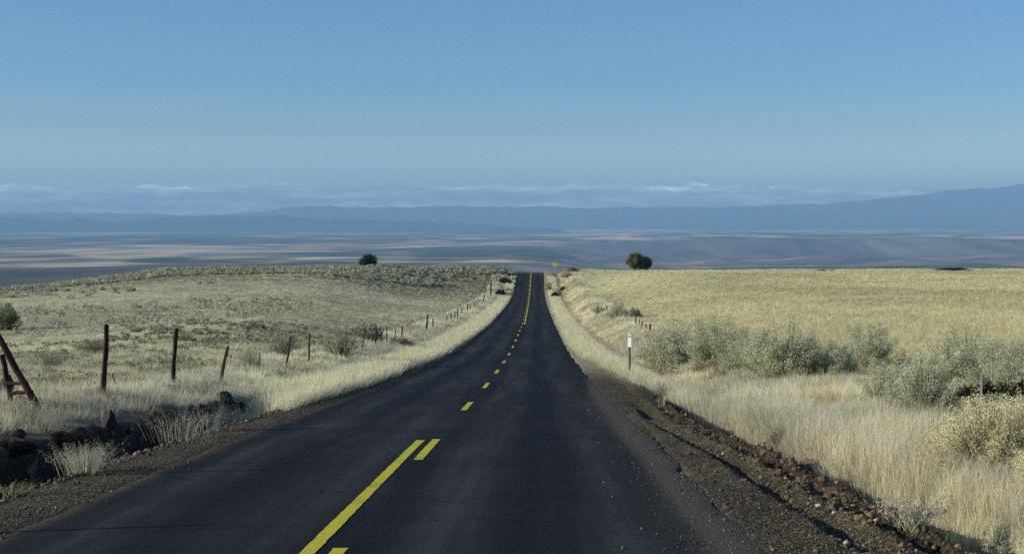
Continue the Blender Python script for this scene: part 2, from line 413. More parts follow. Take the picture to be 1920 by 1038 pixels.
def C(*a): return np.array(a, float)
def lerp(a, b, t): return a + (b - a) * np.asarray(t)[..., None]
def ground_col(X, Y):
    n1 = fbm(X * .25, Y * .25, 61, 4); n2 = fbm(X * .03, Y * .015, 67, 4)
    left = lerp(C(.40, .38, .23), C(.56, .53, .36), ss(.3, .7, n1 * .6 + n2 * .4))
    right = lerp(C(.52, .48, .28), C(.64, .60, .40), ss(.3, .7, n2))
    c = np.where((X > 0)[..., None], right, left)
    # dark sage cover on the left crest
    u = X / np.maximum(Y, 1); row = 415 - ground_z(X, Y) * F / np.maximum(Y, 1)
    crest = np.where((X < 0) & (Y > 130) & (Y < 700), 1, 0)
    band = crest * ss(215, 250, Y + 40 * (n1 - .5) + 60 * ss(-.1, -.4, u) + 10)
    c = lerp(c, C(.13, .12, .075), band * .8)
    verge = ((X > -9.5) & (X < 8.0)).astype(float)
    c = lerp(c, C(.34, .31, .20), verge * .8)
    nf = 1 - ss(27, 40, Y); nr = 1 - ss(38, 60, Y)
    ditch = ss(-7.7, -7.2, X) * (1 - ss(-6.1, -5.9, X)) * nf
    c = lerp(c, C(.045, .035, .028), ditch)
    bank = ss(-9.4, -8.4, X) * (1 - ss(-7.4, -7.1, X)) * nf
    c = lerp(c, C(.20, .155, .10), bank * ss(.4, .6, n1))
    Xs = X - .32 * (1 - ss(17, 28, Y))
    dirt = ss(2.5, 2.9, Xs + .5 * (n1 - .5)) * (1 - ss(3.6, 4.1, Xs + .4 * (n1 - .5))) * nr
    c = lerp(c, C(.058, .043, .031), dirt)
    gravel = np.maximum(ss(-6.15, -5.95, X) * (1 - ss(-4.6, -4.2, X)) * (X < 0) * (1 - ss(60, 110, Y) * .7), ss(1.5, 1.7, X) * (1 - ss(2.6, 3.0, Xs)) * (1 - ss(45, 70, Y)))
    gw = lerp(C(.050, .043, .032), C(.13, .112, .078), fbm(X * 2.2, Y * .7, 71, 4))
    c = c * (1 - gravel[..., None]) + gw * gravel[..., None]
    c = np.where((Y > 500)[..., None], C(.14, .135, .10), c)
    return c, np.maximum(gravel, np.maximum(dirt * .9, ditch * .6))
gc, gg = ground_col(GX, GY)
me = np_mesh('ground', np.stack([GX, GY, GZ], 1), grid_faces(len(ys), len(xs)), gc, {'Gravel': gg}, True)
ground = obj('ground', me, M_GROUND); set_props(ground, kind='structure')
del gc, gg

# ------------------------------------------------------------------ road
ry = list(np.arange(-50, 8, 2.0)); y = 8.0
while y < 520: ry.append(y); y += max(.25, .006 * y)
ry = np.array(ry); nc = 60
t = np.linspace(0, 1, nc)
le = lin(ry, LEFT_E) + .14 * (fbm(ry * .9, ry * 0, 3, 3) - .5) + .10 * (fbm(ry * 3.1, ry * 0, 5, 3) - .5)
re = lin(ry, RIGHT_E) + .2 * (fbm(ry * .7, ry * 0, 4, 3) - .5) + .14 * (fbm(ry * 3.1, ry * 0, 6, 3) - .5)
RX = le[:, None] + (re - le)[:, None] * t[None, :]
RY = np.repeat(ry[:, None], nc, 1)
crown = .03 * (1 - ((t - .5) * 2) ** 2)[None, :]
RZ = road_z(RY) + crown * .6 + .004
RZ[:, 0] -= .02; RZ[:, -1] -= .02
dustR = ss(.5, 1.9, RX + .5 * (fbm(RX * 1.5, RY * .3, 77, 3) - .5)) * (1 - ss(30, 60, RY)) * .65 + ss(1.25, 1.8, RX) * .7 * (1 - ss(30, 60, RY)) + ss(1.3, 1.9, RX) * .3
dustL = (1 - ss(0, .6, RX - le[:, None])) * .75
V = np.stack([RX, RY, RZ], -1).reshape(-1, 3)
me = np_mesh('road', V, grid_faces(len(ry), nc), None, {'Dust': np.maximum(dustR, dustL).ravel()}, True)
road = obj('road', me, M_ROAD); set_props(road, kind='structure')
def road_h(X, Y):
    a = lin(Y, LEFT_E); b = lin(Y, RIGHT_E); t = (X - a) / (b - a)
    return road_z(Y) + .03 * (1 - ((t - .5) * 2) ** 2) * .6 + .004
def strip(x0, y0, y1, w):
    n = max(3, int((y1 - y0) / max(.12, .006 * y0)) + 1)
    Y = np.linspace(y0, y1, n)
    cx = x0 + (line_x(Y) + 1.65)
    j = .02 * (fbm(Y * 7, Y * 0, int(y0) + 5, 3) - .5)
    V = []
    for s in (-1, 1):
        X = cx + s * w / 2 + j * s
        V.append(np.stack([X, Y, road_h(X, Y) + .006], -1))
    V = np.stack(V, 1).reshape(-1, 3)
    o = obj('lane_marking', np_mesh('lane_marking', V, grid_faces(n, 2)), M_PAINT, road)
    return o
strip(-1.89, -5, 23.1, .13)
strip(-1.65, 8.4, 12.0, .13); c0 = 21.5
while c0 < 350:
    strip(-1.65, c0 - 1.8, c0 + 1.8, .13); c0 += 12.0
strip(-1.42, 150, 400, .13)

# ------------------------------------------------------------------ far valley, mountains
u = np.linspace(-.62, .62, 620); vy = np.exp(np.linspace(math.log(2300), math.log(35500), 420))
UU, VY = np.meshgrid(u, vy); VX = UU * VY
def valley_z(X, Y):
    u = X / Y
    D = fieldD(X, Y)
    r = ss(-.06, .06, u)
    ye = 9900 + 2400 * (fbm(X / 2200, Y / 9000, 81, 5) - .5)
    low = 165 + 75 * ss(3500, 7000, Y) * r
    up = 128
    D2 = low + (up - low) * ss(0, 1500, Y - ye) * 1.0
    cany = 26 * np.maximum(0, .12 - np.abs(fbm(X / 3200, Y / 5200, 83, 4) - .5)) / .12 * ss(-.5, .3, np.sin(X / 2100 + 1)) * (.3 + .7 * r)
    D = D * (1 - r) + np.where(Y < 5000, D * (1 - ss(3000, 5000, Y)) + D2 * ss(3000, 5000, Y), D2) * r
    D = D + cany * ss(5000, 7000, Y) * (1 - ss(13000, 16000, Y))
    rg = 1 - np.abs(fbm(X / 1300, Y / 3500, 87, 5) - .5) * 4
    D = D - 55 * .7 * rg * r * ss(4200, 6000, Y) * (1 - ss(0, 1800, Y - ye))
    D = D + 6 * (fbm(X / 1500, Y / 2400, 85, 5) - .5) * ss(2500, 5000, Y)
    return -D
VZ = valley_z(VX, VY)
TER = fbm(VX / 3000, VY / 4200, 191, 5)
stp = ss(4200, 6000, VY)
VZ = VZ + 8 * stp * (ss(.40, .42, TER) + ss(.49, .51, TER) + ss(.58, .60, TER) - 1.5)
row = 415 - VZ * F / VY; colx = 1009 + UU * F
def patch(px, py, rx, ry, soft=.5, s=0):      # oval pale fields and dark patches on the plain, ragged edge
    Y0 = 155 * F / (py - 415); X0 = (px - 1009) * Y0 / F
    Yt = 155 * F / (py - ry - 415) if py - ry > 420 else Y0 * 1.5
    a = rx * Y0 / F; b = abs(Yt - Y0)
    q = ((VX - X0) / a) ** 2 + ((VY - Y0) / b) ** 2 + 1.2 * (fbm(VX / 900, VY / 1400, s + 90, 4) - .5)
    return 1 - ss(1 - soft, 1 + soft, q)
n1 = fbm(VX / 2600, VY / 1500, 95, 5); n2 = fbm(VX / 900, VY / 700, 97, 5)
pale = C(.58, .45, .29); sage = C(.13, .12, .085); dark = C(.035, .045, .035); mid = C(.30, .22, .17)
vc = lerp(np.broadcast_to(sage, VX.shape + (3,)), mid, ss(.35, .65, n2))
n3 = fbm(VX / 420, VY / 1900, 98, 5); vc = lerp(vc, dark * 1.3, ss(.50, .58, n3) * .8 * ss(4000, 6000, VY))
vc = lerp(vc, pale, ss(.54, .62, n1) * ss(3500, 4500, VY) * (1 - .75 * ss(-.02, .12, UU) * (VY < 10500)))
for k, (px, py, rx, ry, s) in enumerate([(300, 463, 330, 3.5, 1), (560, 456, 260, 2.5, 2), (120, 480, 190, 4, 3), (60, 503, 180, 4.5, 4), (560, 487, 300, 2.5, 5),
                                      (900, 452, 160, 2, 6), (1370, 446, 130, 2.5, 7), (1540, 441, 110, 2.5, 8), (1730, 437, 90, 2, 9), (700, 497, 150, 2.5, 10), (640, 438, 120, 1.5, 11), (250, 437, 200, 1.2, 12), (1150, 434, 160, 1.5, 13), (1290, 438, 200, 1.2, 14), (960, 445, 120, 1.5, 15), (200, 470, 160, 2, 16), (420, 476, 160, 1.5, 17), (1100, 441, 110, 2, 18)]):
    vc = lerp(vc, pale * 1.1, patch(px, py, rx, ry, .4, k) * .9)
for k, (px, py, rx, ry) in enumerate([(870, 470, 100, 7), (1060, 463, 90, 5), (390, 492, 120, 4), (560, 497, 140, 5), (300, 488, 60, 4), (90, 447, 120, 4), (330, 444, 80, 2), (1300, 468, 60, 8), (1420, 462, 90, 6), (1800, 470, 120, 12), (760, 497, 60, 3)]):
    vc = lerp(vc, dark, patch(px, py, rx, ry, .5, k + 40) * .85)  # dark patches painted into the plain's colour
nearslope = ((row > 503) & (VY < 4200))
vc = np.where(nearslope[..., None], lerp(np.broadcast_to(C(.085, .085, .07), VX.shape + (3,)), C(.14, .13, .10), n2), vc)
vc = lerp(vc, mid * .7, ss(-.03, .1, UU) * (1 - ss(9500, 11500, VY)) * .75)
for tt in (.41, .50, .59):
    vc = lerp(vc, dark, (1 - ss(.008, .022, np.abs(TER - tt - .004))) * .75 * stp)
    vc = lerp(vc, pale, (1 - ss(.006, .02, np.abs(TER - tt - .035))) * .3 * stp * (n2 > .42))
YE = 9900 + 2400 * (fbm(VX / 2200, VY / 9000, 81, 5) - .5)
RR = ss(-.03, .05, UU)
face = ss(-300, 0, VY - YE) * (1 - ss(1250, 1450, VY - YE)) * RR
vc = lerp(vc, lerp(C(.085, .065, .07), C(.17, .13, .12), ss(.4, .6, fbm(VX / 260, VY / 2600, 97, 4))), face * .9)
vc = lerp(vc, C(.66, .52, .34), ss(1450, 1560, VY - YE) * (1 - ss(2300, 2700, VY - YE)) * RR * ss(.40, .5, fbm(VX / 2400, VY / 9000, 89, 3)))
vc = vc * (.4 + 1.2 * fbm(VX / 190, VY / 1500, 99, 3))[..., None]
me = np_mesh('valley', np.stack([VX, VY, VZ], -1).reshape(-1, 3), grid_faces(len(vy), len(u)), vc.reshape(-1, 3), None, True)
valley = obj('valley', me, M_VALLEY); set_props(valley, kind='structure')

def ridge(name, y_front, y_top, y_back, prof_pts, col, amp, seed, u0, u1, base=150):
    u = np.linspace(u0, u1, 560); tt = np.concatenate([np.linspace(0, 1, 46), np.linspace(1.04, 1.6, 10)])
    px = 1009 + u * F
    top = np.interp(px, [p[0] for p in prof_pts], [p[1] for p in prof_pts])
    top = top + amp * (fbm(px / 60, px * 0, seed, 5) - .5) + amp * .5 * (fbm(px / 14, px * 0, seed + 3, 3) - .5)
    T, U = np.meshgrid(tt, u, indexing='ij')
    Y = np.where(T <= 1, y_front + (y_top - y_front) * T, y_top + (y_back - y_top) * (T - 1) / .6)
    X = U * Y
    H = (415 - top)[None, :] * y_top / F + base
    w = np.where(T <= 1, ss(0, 1, T) * .6 + T * .4, 1 - ss(1, 1.6, T))
    gul = fbm(X / 900, Y / 2600, seed + 9, 5)
    Z = -base - 8 + H * w - 150 * (gul - .35) * w * (1 - w) * 3 * (H / 500)
    c = lerp(np.broadcast_to(C(*col), X.shape + (3,)), C(*col) * 1.9, ss(.5, .7, fbm(X / 1500, Y / 2500, seed + 21, 4)) * (1 - w))
    me = np_mesh(name, np.stack([X, Y, Z], -1).reshape(-1, 3), grid_faces(len(tt), len(u)), c.reshape(-1, 3), None, True)
    o = obj(name, me, M_MOUNT); set_props(o, kind='structure'); return o
ridge('mountains', 24500, 29500, 33500, [(-700, 400), (0, 398), (400, 402), (490, 396), (540, 388), (620, 386), (760, 388), (900, 386), (1160, 388), (1400, 386), (1500, 383), (1600, 376), (1700, 366), (1780, 357), (1920, 346), (2100, 338), (2700, 336)], (.045, .06, .05), 7, 201, -.6, .6)
ridge('foothills', 19500, 21500, 24000, [(-700, 415), (0, 405), (60, 407), (110, 411), (150, 408), (215, 416), (250, 412), (290, 407), (350, 405), (480, 404), (560, 406), (680, 410), (800, 414), (950, 424), (1100, 432), (1300, 436), (3000, 436)], (.03, .045, .04), 8, 233, -.55, .12)

# ------------------------------------------------------------------ grass
def blades(P, H, W, lean, col, tipcol=1.25, tri=True):
    """P (n,3) roots, H heights, W widths, lean (n,2) tip offset, col (n,3)"""
    n = len(P); a = rng.uniform(0, 2 * math.pi, n)
    dx = np.cos(a) * W / 2; dy = np.sin(a) * W / 2
    b1 = P + np.stack([dx, dy, np.zeros(n)], 1); b2 = P - np.stack([dx, dy, np.zeros(n)], 1)
    tip = P + np.stack([lean[:, 0], lean[:, 1], H], 1)
    if tri:
        V = np.stack([b1, b2, tip], 1).reshape(-1, 3)
        Fc = np.arange(3 * n).reshape(-1, 3)
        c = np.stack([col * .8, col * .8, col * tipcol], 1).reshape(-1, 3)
    else:
        m = P + np.stack([lean[:, 0] * .3, lean[:, 1] * .3, H * .6], 1)
        m1 = m + np.stack([dx, dy, np.zeros(n)], 1) * .8; m2 = m - np.stack([dx, dy, np.zeros(n)], 1) * .8
        V = np.stack([b1, b2, m2, m1, tip], 1).reshape(-1, 3)
        i = np.arange(n)[:, None] * 5
        Fc = np.concatenate([i + np.array([[0, 1, 2]]), i + np.array([[0, 2, 3]]), i + np.array([[3, 2, 4]])], 0)
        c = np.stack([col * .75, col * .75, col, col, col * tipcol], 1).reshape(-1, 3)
    return V, Fc, c
def scatter(nt, y0, y1, u0, u1, p=1.0):
    Y = np.exp(rng.uniform(math.log(y0), math.log(y1), nt)); X = rng.uniform(u0, u1, nt) * Y
    return X, Y
WARM = np.array([1.08, 1.01, .965])
def tufts(X, Y, k, h, spread, colf, wk=.00042, wmin=.004, leanf=.35, tri=True, hvar=.3, dz=None):
    n = len(X)
    hh = np.maximum(h, .06) * (1 + hvar * rng.normal(0, 1, n).clip(-1.6, 2.0))
    tc = colf(X, Y) * WARM * (1 + .13 * rng.normal(0, 1, (n, 1)).clip(-2, 2))
    X2 = np.repeat(X, k); Y2 = np.repeat(Y, k); H2 = np.repeat(hh, k) * rng.uniform(.45, 1.1, n * k)
    an = rng.uniform(0, 2 * math.pi, n * k); rr = np.abs(rng.normal(0, 1, n * k)) * (spread if np.isscalar(spread) else np.repeat(spread, k))
    ox = np.cos(an) * rr; oy = np.sin(an) * rr
    Xr = X2 + ox; Yr = Y2 + oy
    Z = ground_z(Xr, Yr) - .01
    P = np.stack([Xr, Yr, Z], 1)
    sp = np.maximum(rr / (np.abs(rr).mean() + 1e-6), .2)
    lean = np.stack([np.cos(an) * H2 * leanf * sp * .5 + rng.normal(.06, .12, n * k) * H2, np.sin(an) * H2 * leanf * sp * .5 + rng.normal(0, .12, n * k) * H2], 1)
    W = np.maximum(wmin, wk * Y2) * rng.uniform(.6, 1.5, n * k)
    cc = np.repeat(tc, k, 0) * (1 + .12 * rng.normal(0, 1, (n * k, 1)).clip(-2, 2))
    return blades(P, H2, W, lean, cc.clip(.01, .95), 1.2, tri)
def join(parts):
    V = []; Fc = []; c = []; o = 0
    for v, f, q in parts:
        V.append(v); Fc.append(f + o); c.append(q); o += len(v)
    return np.concatenate(V), np.concatenate(Fc), np.concatenate(c)
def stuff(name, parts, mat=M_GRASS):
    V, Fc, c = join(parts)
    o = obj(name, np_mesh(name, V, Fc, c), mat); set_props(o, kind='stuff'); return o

STRAW = C(.76, .74, .52); GOLD = C(.60, .58, .34); GREY = C(.40, .40, .29); DULL = C(.43, .40, .25); RUST = C(.38, .25, .13)
def c_verge(X, Y):
    n = fbm(X * .5, Y * .15, 101, 3)
    return lerp(np.broadcast_to(STRAW, X.shape + (3,)), STRAW * .88, n)
def c_field(X, Y):
    n = fbm(X * .05, Y * .02, 103, 4); m = fbm(X * .4, Y * .2, 104, 3)
    c = lerp(np.broadcast_to(GOLD * 1.08, X.shape + (3,)), C(.50, .47, .30), ss(.42, .68, n) * .8)
    return lerp(c, C(.45, .35, .20), ss(.66, .75, m) * .35)
def c_past(X, Y):
    n = fbm(X * .10, Y * .035, 107, 4); m = fbm(X * .7, Y * .5, 108, 3)
    c = lerp(np.broadcast_to(C(.62, .61, .41), X.shape + (3,)), C(.46, .46, .31), ss(.38, .62, n))
    c = c * (.85 + .36 * fbm(X * 1.1, Y * .55, 110, 3))[..., None]
    c = lerp(c, C(.28, .28, .19), ss(.6, .72, m) * .7)
    return lerp(c, RUST * .9, ss(.68, .78, fbm(X * .5, Y * .3, 109, 3)) * .7)
def c_rough(X, Y):
    m = fbm(X * .8, Y * .5, 113, 3); n = fbm(X * .3, Y * .2, 115, 3)
    c = lerp(np.broadcast_to(STRAW * .95, X.shape + (3,)), C(.48, .48, .36), ss(.35, .6, n))
    c = c * (.84 + .56 * fbm(X * 1.7, Y * .9, 116, 3))[..., None]
    return lerp(c, RUST, ss(.62, .72, m) * .6)

# bright fluffy strips beside the asphalt
def zone_scatter(n, y0, y1, xa, xb):
    Y = np.exp(rng.uniform(math.log(y0), math.log(y1), n)); X = rng.uniform(0, 1, n) * (xb - xa) + xa
    return X, Y
P = []
X, Y = zone_scatter(26000, 27, 330, -7.0, -5.35)
e = .35 * (fbm(Y * .5, Y * 0, 121, 3) - .5); ok = (X < -5.45 + e - .25 * (1 - ss(30, 60, Y)) + .2 * ss(80, 150, Y)) & (rng.uniform(0, 1, len(X)) < ss(31.5, 37, Y))
ok &= ~((Y > 238) & (Y < 300) & (fbm(Y * .15, Y * 0, 122, 2) > .52))
P.append(tufts(X[ok], Y[ok], 14, .36, .12, c_verge, wk=.00033, leanf=.6))
X, Y = zone_scatter(22000, 36, 330, 2.1, 4.0)
e = .5 * (fbm(Y * .3, Y * 0, 123, 3) - .5)
ok = (X > 2.15 + e + 1.5 * (1 - ss(36, 95, Y)) - .35 * ss(150, 260, Y)) 
P.append(tufts(X[ok], Y[ok], 15, .36, .11, c_verge, wk=.00033, leanf=.6))
stuff('verge_grass', P, M_VERGE)

# rough grass inside the fences, both sides
P = []
X, Y = zone_scatter(26000, 13, 330, -10.5, -6.6)
nf = 1 - ss(27, 36, Y)
ok = (X < -7.3 - .9 * nf * fbm(X * 0, Y * .8, 133, 3) + 1.2 * (1 - nf)) & (rng.uniform(0, 1, len(X)) < .45 + .55 * ss(.35, .5, fbm(X * .9, Y * .6, 131, 3)))
P.append(tufts(X[ok], Y[ok], 14, .20, .10, c_rough, leanf=.7, wk=.0003, hvar=.45))
X, Y = zone_scatter(30000, 24, 330, 3.2, 9.5)
ok = X > 3.2 + .5 * (1 - ss(36, 50, Y))+.3 * ss(50,90,Y)
P.append(tufts(X[ok], Y[ok], 13, .27 , .12, c_rough, leanf=.7, wk=.00035, hvar=.45))
X, Y = zone_scatter(19000, 10, 32, 3.7, 9.5)
e = .5 * (fbm(Y * .5, Y * 0, 141, 3) - .5)
ok = (X > 3.80 + .36 * (1 - ss(17, 26, Y)) + e) & (rng.uniform(0, 1, len(X)) < .25 + .75 * ss(.36, .5, fbm(X * 1.3, Y * .9, 143, 3)))
P.append(tufts(X[ok], Y[ok], 20, .29 + .12 * (fbm(X[ok] * .7, Y[ok] * .5, 145, 3) - .5) * 2, .09, c_rough, wmin=.003, wk=.0002, leanf=1.1, tri=False, hvar=.5))
stuff('rough_grass', P)

# tall pale bunch grass at the lower right
P = []
for (px, py, n, h) in [(1660, 905, 80, .56), (1720, 925, 60, .50), (1600, 850, 60, .42), (1780, 950, 50, .40), (1850, 965, 50, .42), (1900, 975, 40, .45), (1690, 840, 90, .52), (1750, 850, 40, .45), (1560, 830, 40, .42), (1500, 790, 40, .42), (1440, 780, 40, .4), (1340, 775, 40, .4), (1400, 760, 40, .42)]:
    bx, by, _ = hit(px, py)
    bx = max(bx, 4.15)
    X = bx + rng.normal(0, .28, n); Y = by + rng.normal(.5, .7, n)
    ok = X > 4.1; X = X[ok]; Y = Y[ok]
    P.append(tufts(X, Y, 26, h, .06, lambda X, Y: lerp(np.broadcast_to(C(.78, .74, .50), X.shape + (3,)), C(.66, .64, .50), rng.uniform(0, 1, X.shape)), wmin=.0035, wk=.00022, leanf=.4, tri=False))
stuff('tall_bunch_grass', P)

# golden field on the right
X, Y = scatter(62000, 26, 420, -.0, .44)
ok = (X > 8.2 + .8 * rng.uniform(-1, 1, len(X)))
P = [tufts(X[ok], Y[ok], 16, .30, .22, c_field, wk=.0003, leanf=.8, hvar=.2)]
stuff('field_grass', P)
# dull pasture on the left
X, Y = scatter(92000, 20, 420, -.44, .0)
ok = (X < -9.2 + .8 * rng.uniform(-1, 1, len(X)))
dens = .3 + .7 * ss(.34, .5, fbm(X * .8, Y * .5, 151, 3))
ok &= rng.uniform(0, 1, len(X)) < dens
P = [tufts(X[ok], Y[ok], 13, .14 * (1 - .5 * ss(48, 70, Y[ok]) * ss(-.2, -.28, X[ok] / Y[ok])), .17, c_past, wk=.00032, leanf=.9, hvar=.35)]
stuff('pasture_grass', P)

# low green sprouts in the ditches
P = []
for (px, py, n, s) in [(1690, 1000, 22, .18), (1775, 995, 26, .14), (1740, 1020, 14, .12), (1830, 1005, 8, .12), (1305, 765, 24, .45), (1270, 750, 12, .35), (1570, 860, 6, .2), (150, 862, 10, .15), (60, 915, 8, .15)]:
    bx, by, _ = hit(px, py)
    X = bx + rng.normal(0, s, n); Y = by + rng.normal(0, s * 1.6, n)
    P.append(tufts(X, Y, 12, .06, .035, lambda X, Y: np.broadcast_to(C(.09, .22, .045), X.shape + (3,)), wmin=.006, leanf=1.3))
stuff('green_sprouts', P)

# ------------------------------------------------------------------ shrubs
def shrub_mesh(seed, w, h, nsprig, nleaf, leaf, colA, colB, up=.5, lobes=.3, flat=0.0, inner=.45, sprig_r=.07, leafw=.3, tops=None, stemc=(.11, .085, .065), droop=0):
    r = np.random.default_rng(seed)
    ph = r.uniform(0, 6.28, 4)
    az = r.uniform(0, 2 * math.pi, nsprig)
    el = np.arcsin(np.clip(r.uniform(0, 1, nsprig) ** (1 - up * .5), .03, 1))
    lob = 1 + lobes * (np.sin(az * 3 + ph[0]) * .5 + np.sin(az * 5 + ph[1] + el * 4) * .35 + np.sin(el * 7 + ph[2]) * .25)
    rad = lob * np.where(r.uniform(0, 1, nsprig) < .75, r.uniform(.8, 1.05, nsprig), r.uniform(.45, .8, nsprig))
    E = np.stack([np.cos(az) * np.cos(el) * w / 2 * rad, np.sin(az) * np.cos(el) * w / 2 * rad, (.06 + np.sin(el) * .94) * h * rad.clip(.3, .96)], 1)
    B = np.stack([r.normal(0, .05 * w, nsprig), r.normal(0, .05 * w, nsprig), np.zeros(nsprig)], 1)
    Cc = B * .5 + E * .5 * np.array([[1.15, 1.15, .65]]) + 0
    # stems: 3-sided
    SV = []; SF = []; o = 0
    ts = np.array([0, .35, .7, .97])
    for i in range(nsprig):
        pts = [(1 - t) ** 2 * B[i] + 2 * t * (1 - t) * Cc[i] + t * t * E[i] for t in ts]
        rr = .011 * w * np.array([1, .7, .4, .12]) * r.uniform(.5, 1.3)
        for k in range(4):
            for j in range(3):
                a = 2.094 * j
                SV.append(pts[k] + rr[k] * np.array([math.cos(a), math.sin(a), 0]))
        for k in range(3):
            for j in range(3):
                a = o + k * 3 + j; b = o + k * 3 + (j + 1) % 3
                SF.append((a, b, b + 3)); SF.append((a, b + 3, a + 3))
        o += 12
    SV = np.array(SV); SF = np.array(SF)
    sc = np.broadcast_to(C(*stemc), SV.shape) * r.uniform(.7, 1.3, (len(SV), 1))
    # leaves
    n = nsprig * nleaf
    idx = np.repeat(np.arange(nsprig), nleaf)
    t = inner + (1.03 - inner) * r.uniform(0, 1, n) ** .8
    t = t[:, None]
    Pp = (1 - t) ** 2 * B[idx] + 2 * t * (1 - t) * Cc[idx] + t * t * E[idx]
    T = 2 * (1 - t) * (Cc[idx] - B[idx]) + 2 * t * (E[idx] - Cc[idx]); T /= np.linalg.norm(T, axis=1, keepdims=True)
    spread = sprig_r * w * (1.15 - .75 * np.abs(t - .8) / .4).clip(.25, 1.2)
    Pp = Pp + r.normal(0, 1, (n, 3)) * spread * np.array([[1, 1, .8]])
    Pp[:, 2] = np.maximum(Pp[:, 2], .02 * h)
    d = T * .7 + r.normal(0, .55, (n, 3)); d[:, 2] += .45 - droop; d /= np.linalg.norm(d, axis=1, keepdims=True)
    ll = leaf * r.uniform(.6, 1.4, (n, 1))
    q = np.cross(d, r.normal(0, 1, (n, 3))); q /= np.linalg.norm(q, axis=1, keepdims=True)
    LV = np.stack([Pp - q * ll * leafw, Pp + q * ll * leafw, Pp + d * ll], 1).reshape(-1, 3)
    LF = np.arange(3 * n).reshape(-1, 3)
    k = r.uniform(0, 1, nsprig)[idx][:, None] * .75 + r.uniform(0, 1, (n, 1)) * .25
    lc = C(*colA) + (C(*colB) - C(*colA)) * k
    if tops is not None:
        sel = (t > tops[1]) & (r.uniform(0, 1, (n, 1)) < tops[2])
        lc = np.where(sel, C(*tops[0]) * r.uniform(.75, 1.2, (n, 1)), lc)
    lc = np.repeat(lc, 3, 0).clip(.005, .95)
    return np_mesh('stems', SV, SF, sc), np_mesh('foliage', LV, LF, lc)

SAGE_A = (.34, .34, .215); SAGE_B = (.66, .65, .43)
PROTO = {}
def shrub_proto(key, **kw):
    PROTO[key] = shrub_mesh(**kw)
for i in range(5):
    shrub_proto(('sage', i), seed=300 + i, w=1.0, h=1.0, nsprig=80, nleaf=460, leaf=.019, colA=SAGE_A, colB=SAGE_B, up=.36, lobes=.24, sprig_r=.040, inner=.35, leafw=.3)
for i in range(2):
    shrub_proto(('airy', i), seed=330 + i, w=1.0, h=1.0, nsprig=70, nleaf=44, leaf=.035, colA=(.26, .26, .17), colB=(.40, .40, .26), up=.8, lobes=.4, sprig_r=.045, inner=.55, leafw=.2, stemc=(.15, .10, .07))
shrub_proto(('farsage', 0), seed=341, w=1.0, h=1.0, nsprig=50, nleaf=26, leaf=.09, colA=(.17, .18, .12), colB=(.33, .34, .23), up=.4, sprig_r=.06, inner=.45)
shrub_proto(('farsage', 1), seed=342, w=1.0, h=1.0, nsprig=50, nleaf=26, leaf=.09, colA=(.12, .13, .085), colB=(.25, .25, .17), up=.4, sprig_r=.06, inner=.45)
shrub_proto(('olive', 0), seed=349, w=1.0, h=1.0, nsprig=110, nleaf=90, leaf=.045, colA=(.13, .15, .08), colB=(.30, .32, .18), up=.5, sprig_r=.05, inner=.35)
shrub_proto(('dry', 0), seed=350, w=1.0, h=1.0, nsprig=50, nleaf=26, leaf=.09, colA=(.40, .35, .22), colB=(.55, .50, .34), up=.4, sprig_r=.06, inner=.45)
shrub_proto(('rust', 0), seed=351, w=1.0, h=1.0, nsprig=60, nleaf=30, leaf=.06, colA=(.24, .17, .09), colB=(.42, .32, .18), up=.4, sprig_r=.06, inner=.45)
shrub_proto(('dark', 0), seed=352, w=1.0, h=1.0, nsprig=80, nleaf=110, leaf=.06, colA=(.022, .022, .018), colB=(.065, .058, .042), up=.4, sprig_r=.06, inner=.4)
shrub_proto(('rabbit', 0), seed=360, w=1.0, h=1.0, nsprig=300, nleaf=260, leaf=.013, colA=(.40, .39, .26), colB=(.60, .57, .40), up=.55, lobes=.22, sprig_r=.020, inner=.5, leafw=.3, tops=((.82, .73, .42), .82, .85))
shrub_proto(('rabbit', 1), seed=361, w=1.0, h=1.0, nsprig=300, nleaf=260, leaf=.013, colA=(.40, .39, .26), colB=(.60, .57, .40), up=.55, lobes=.25, sprig_r=.020, inner=.5, leafw=.3, tops=((.82, .74, .46), .80, .85))

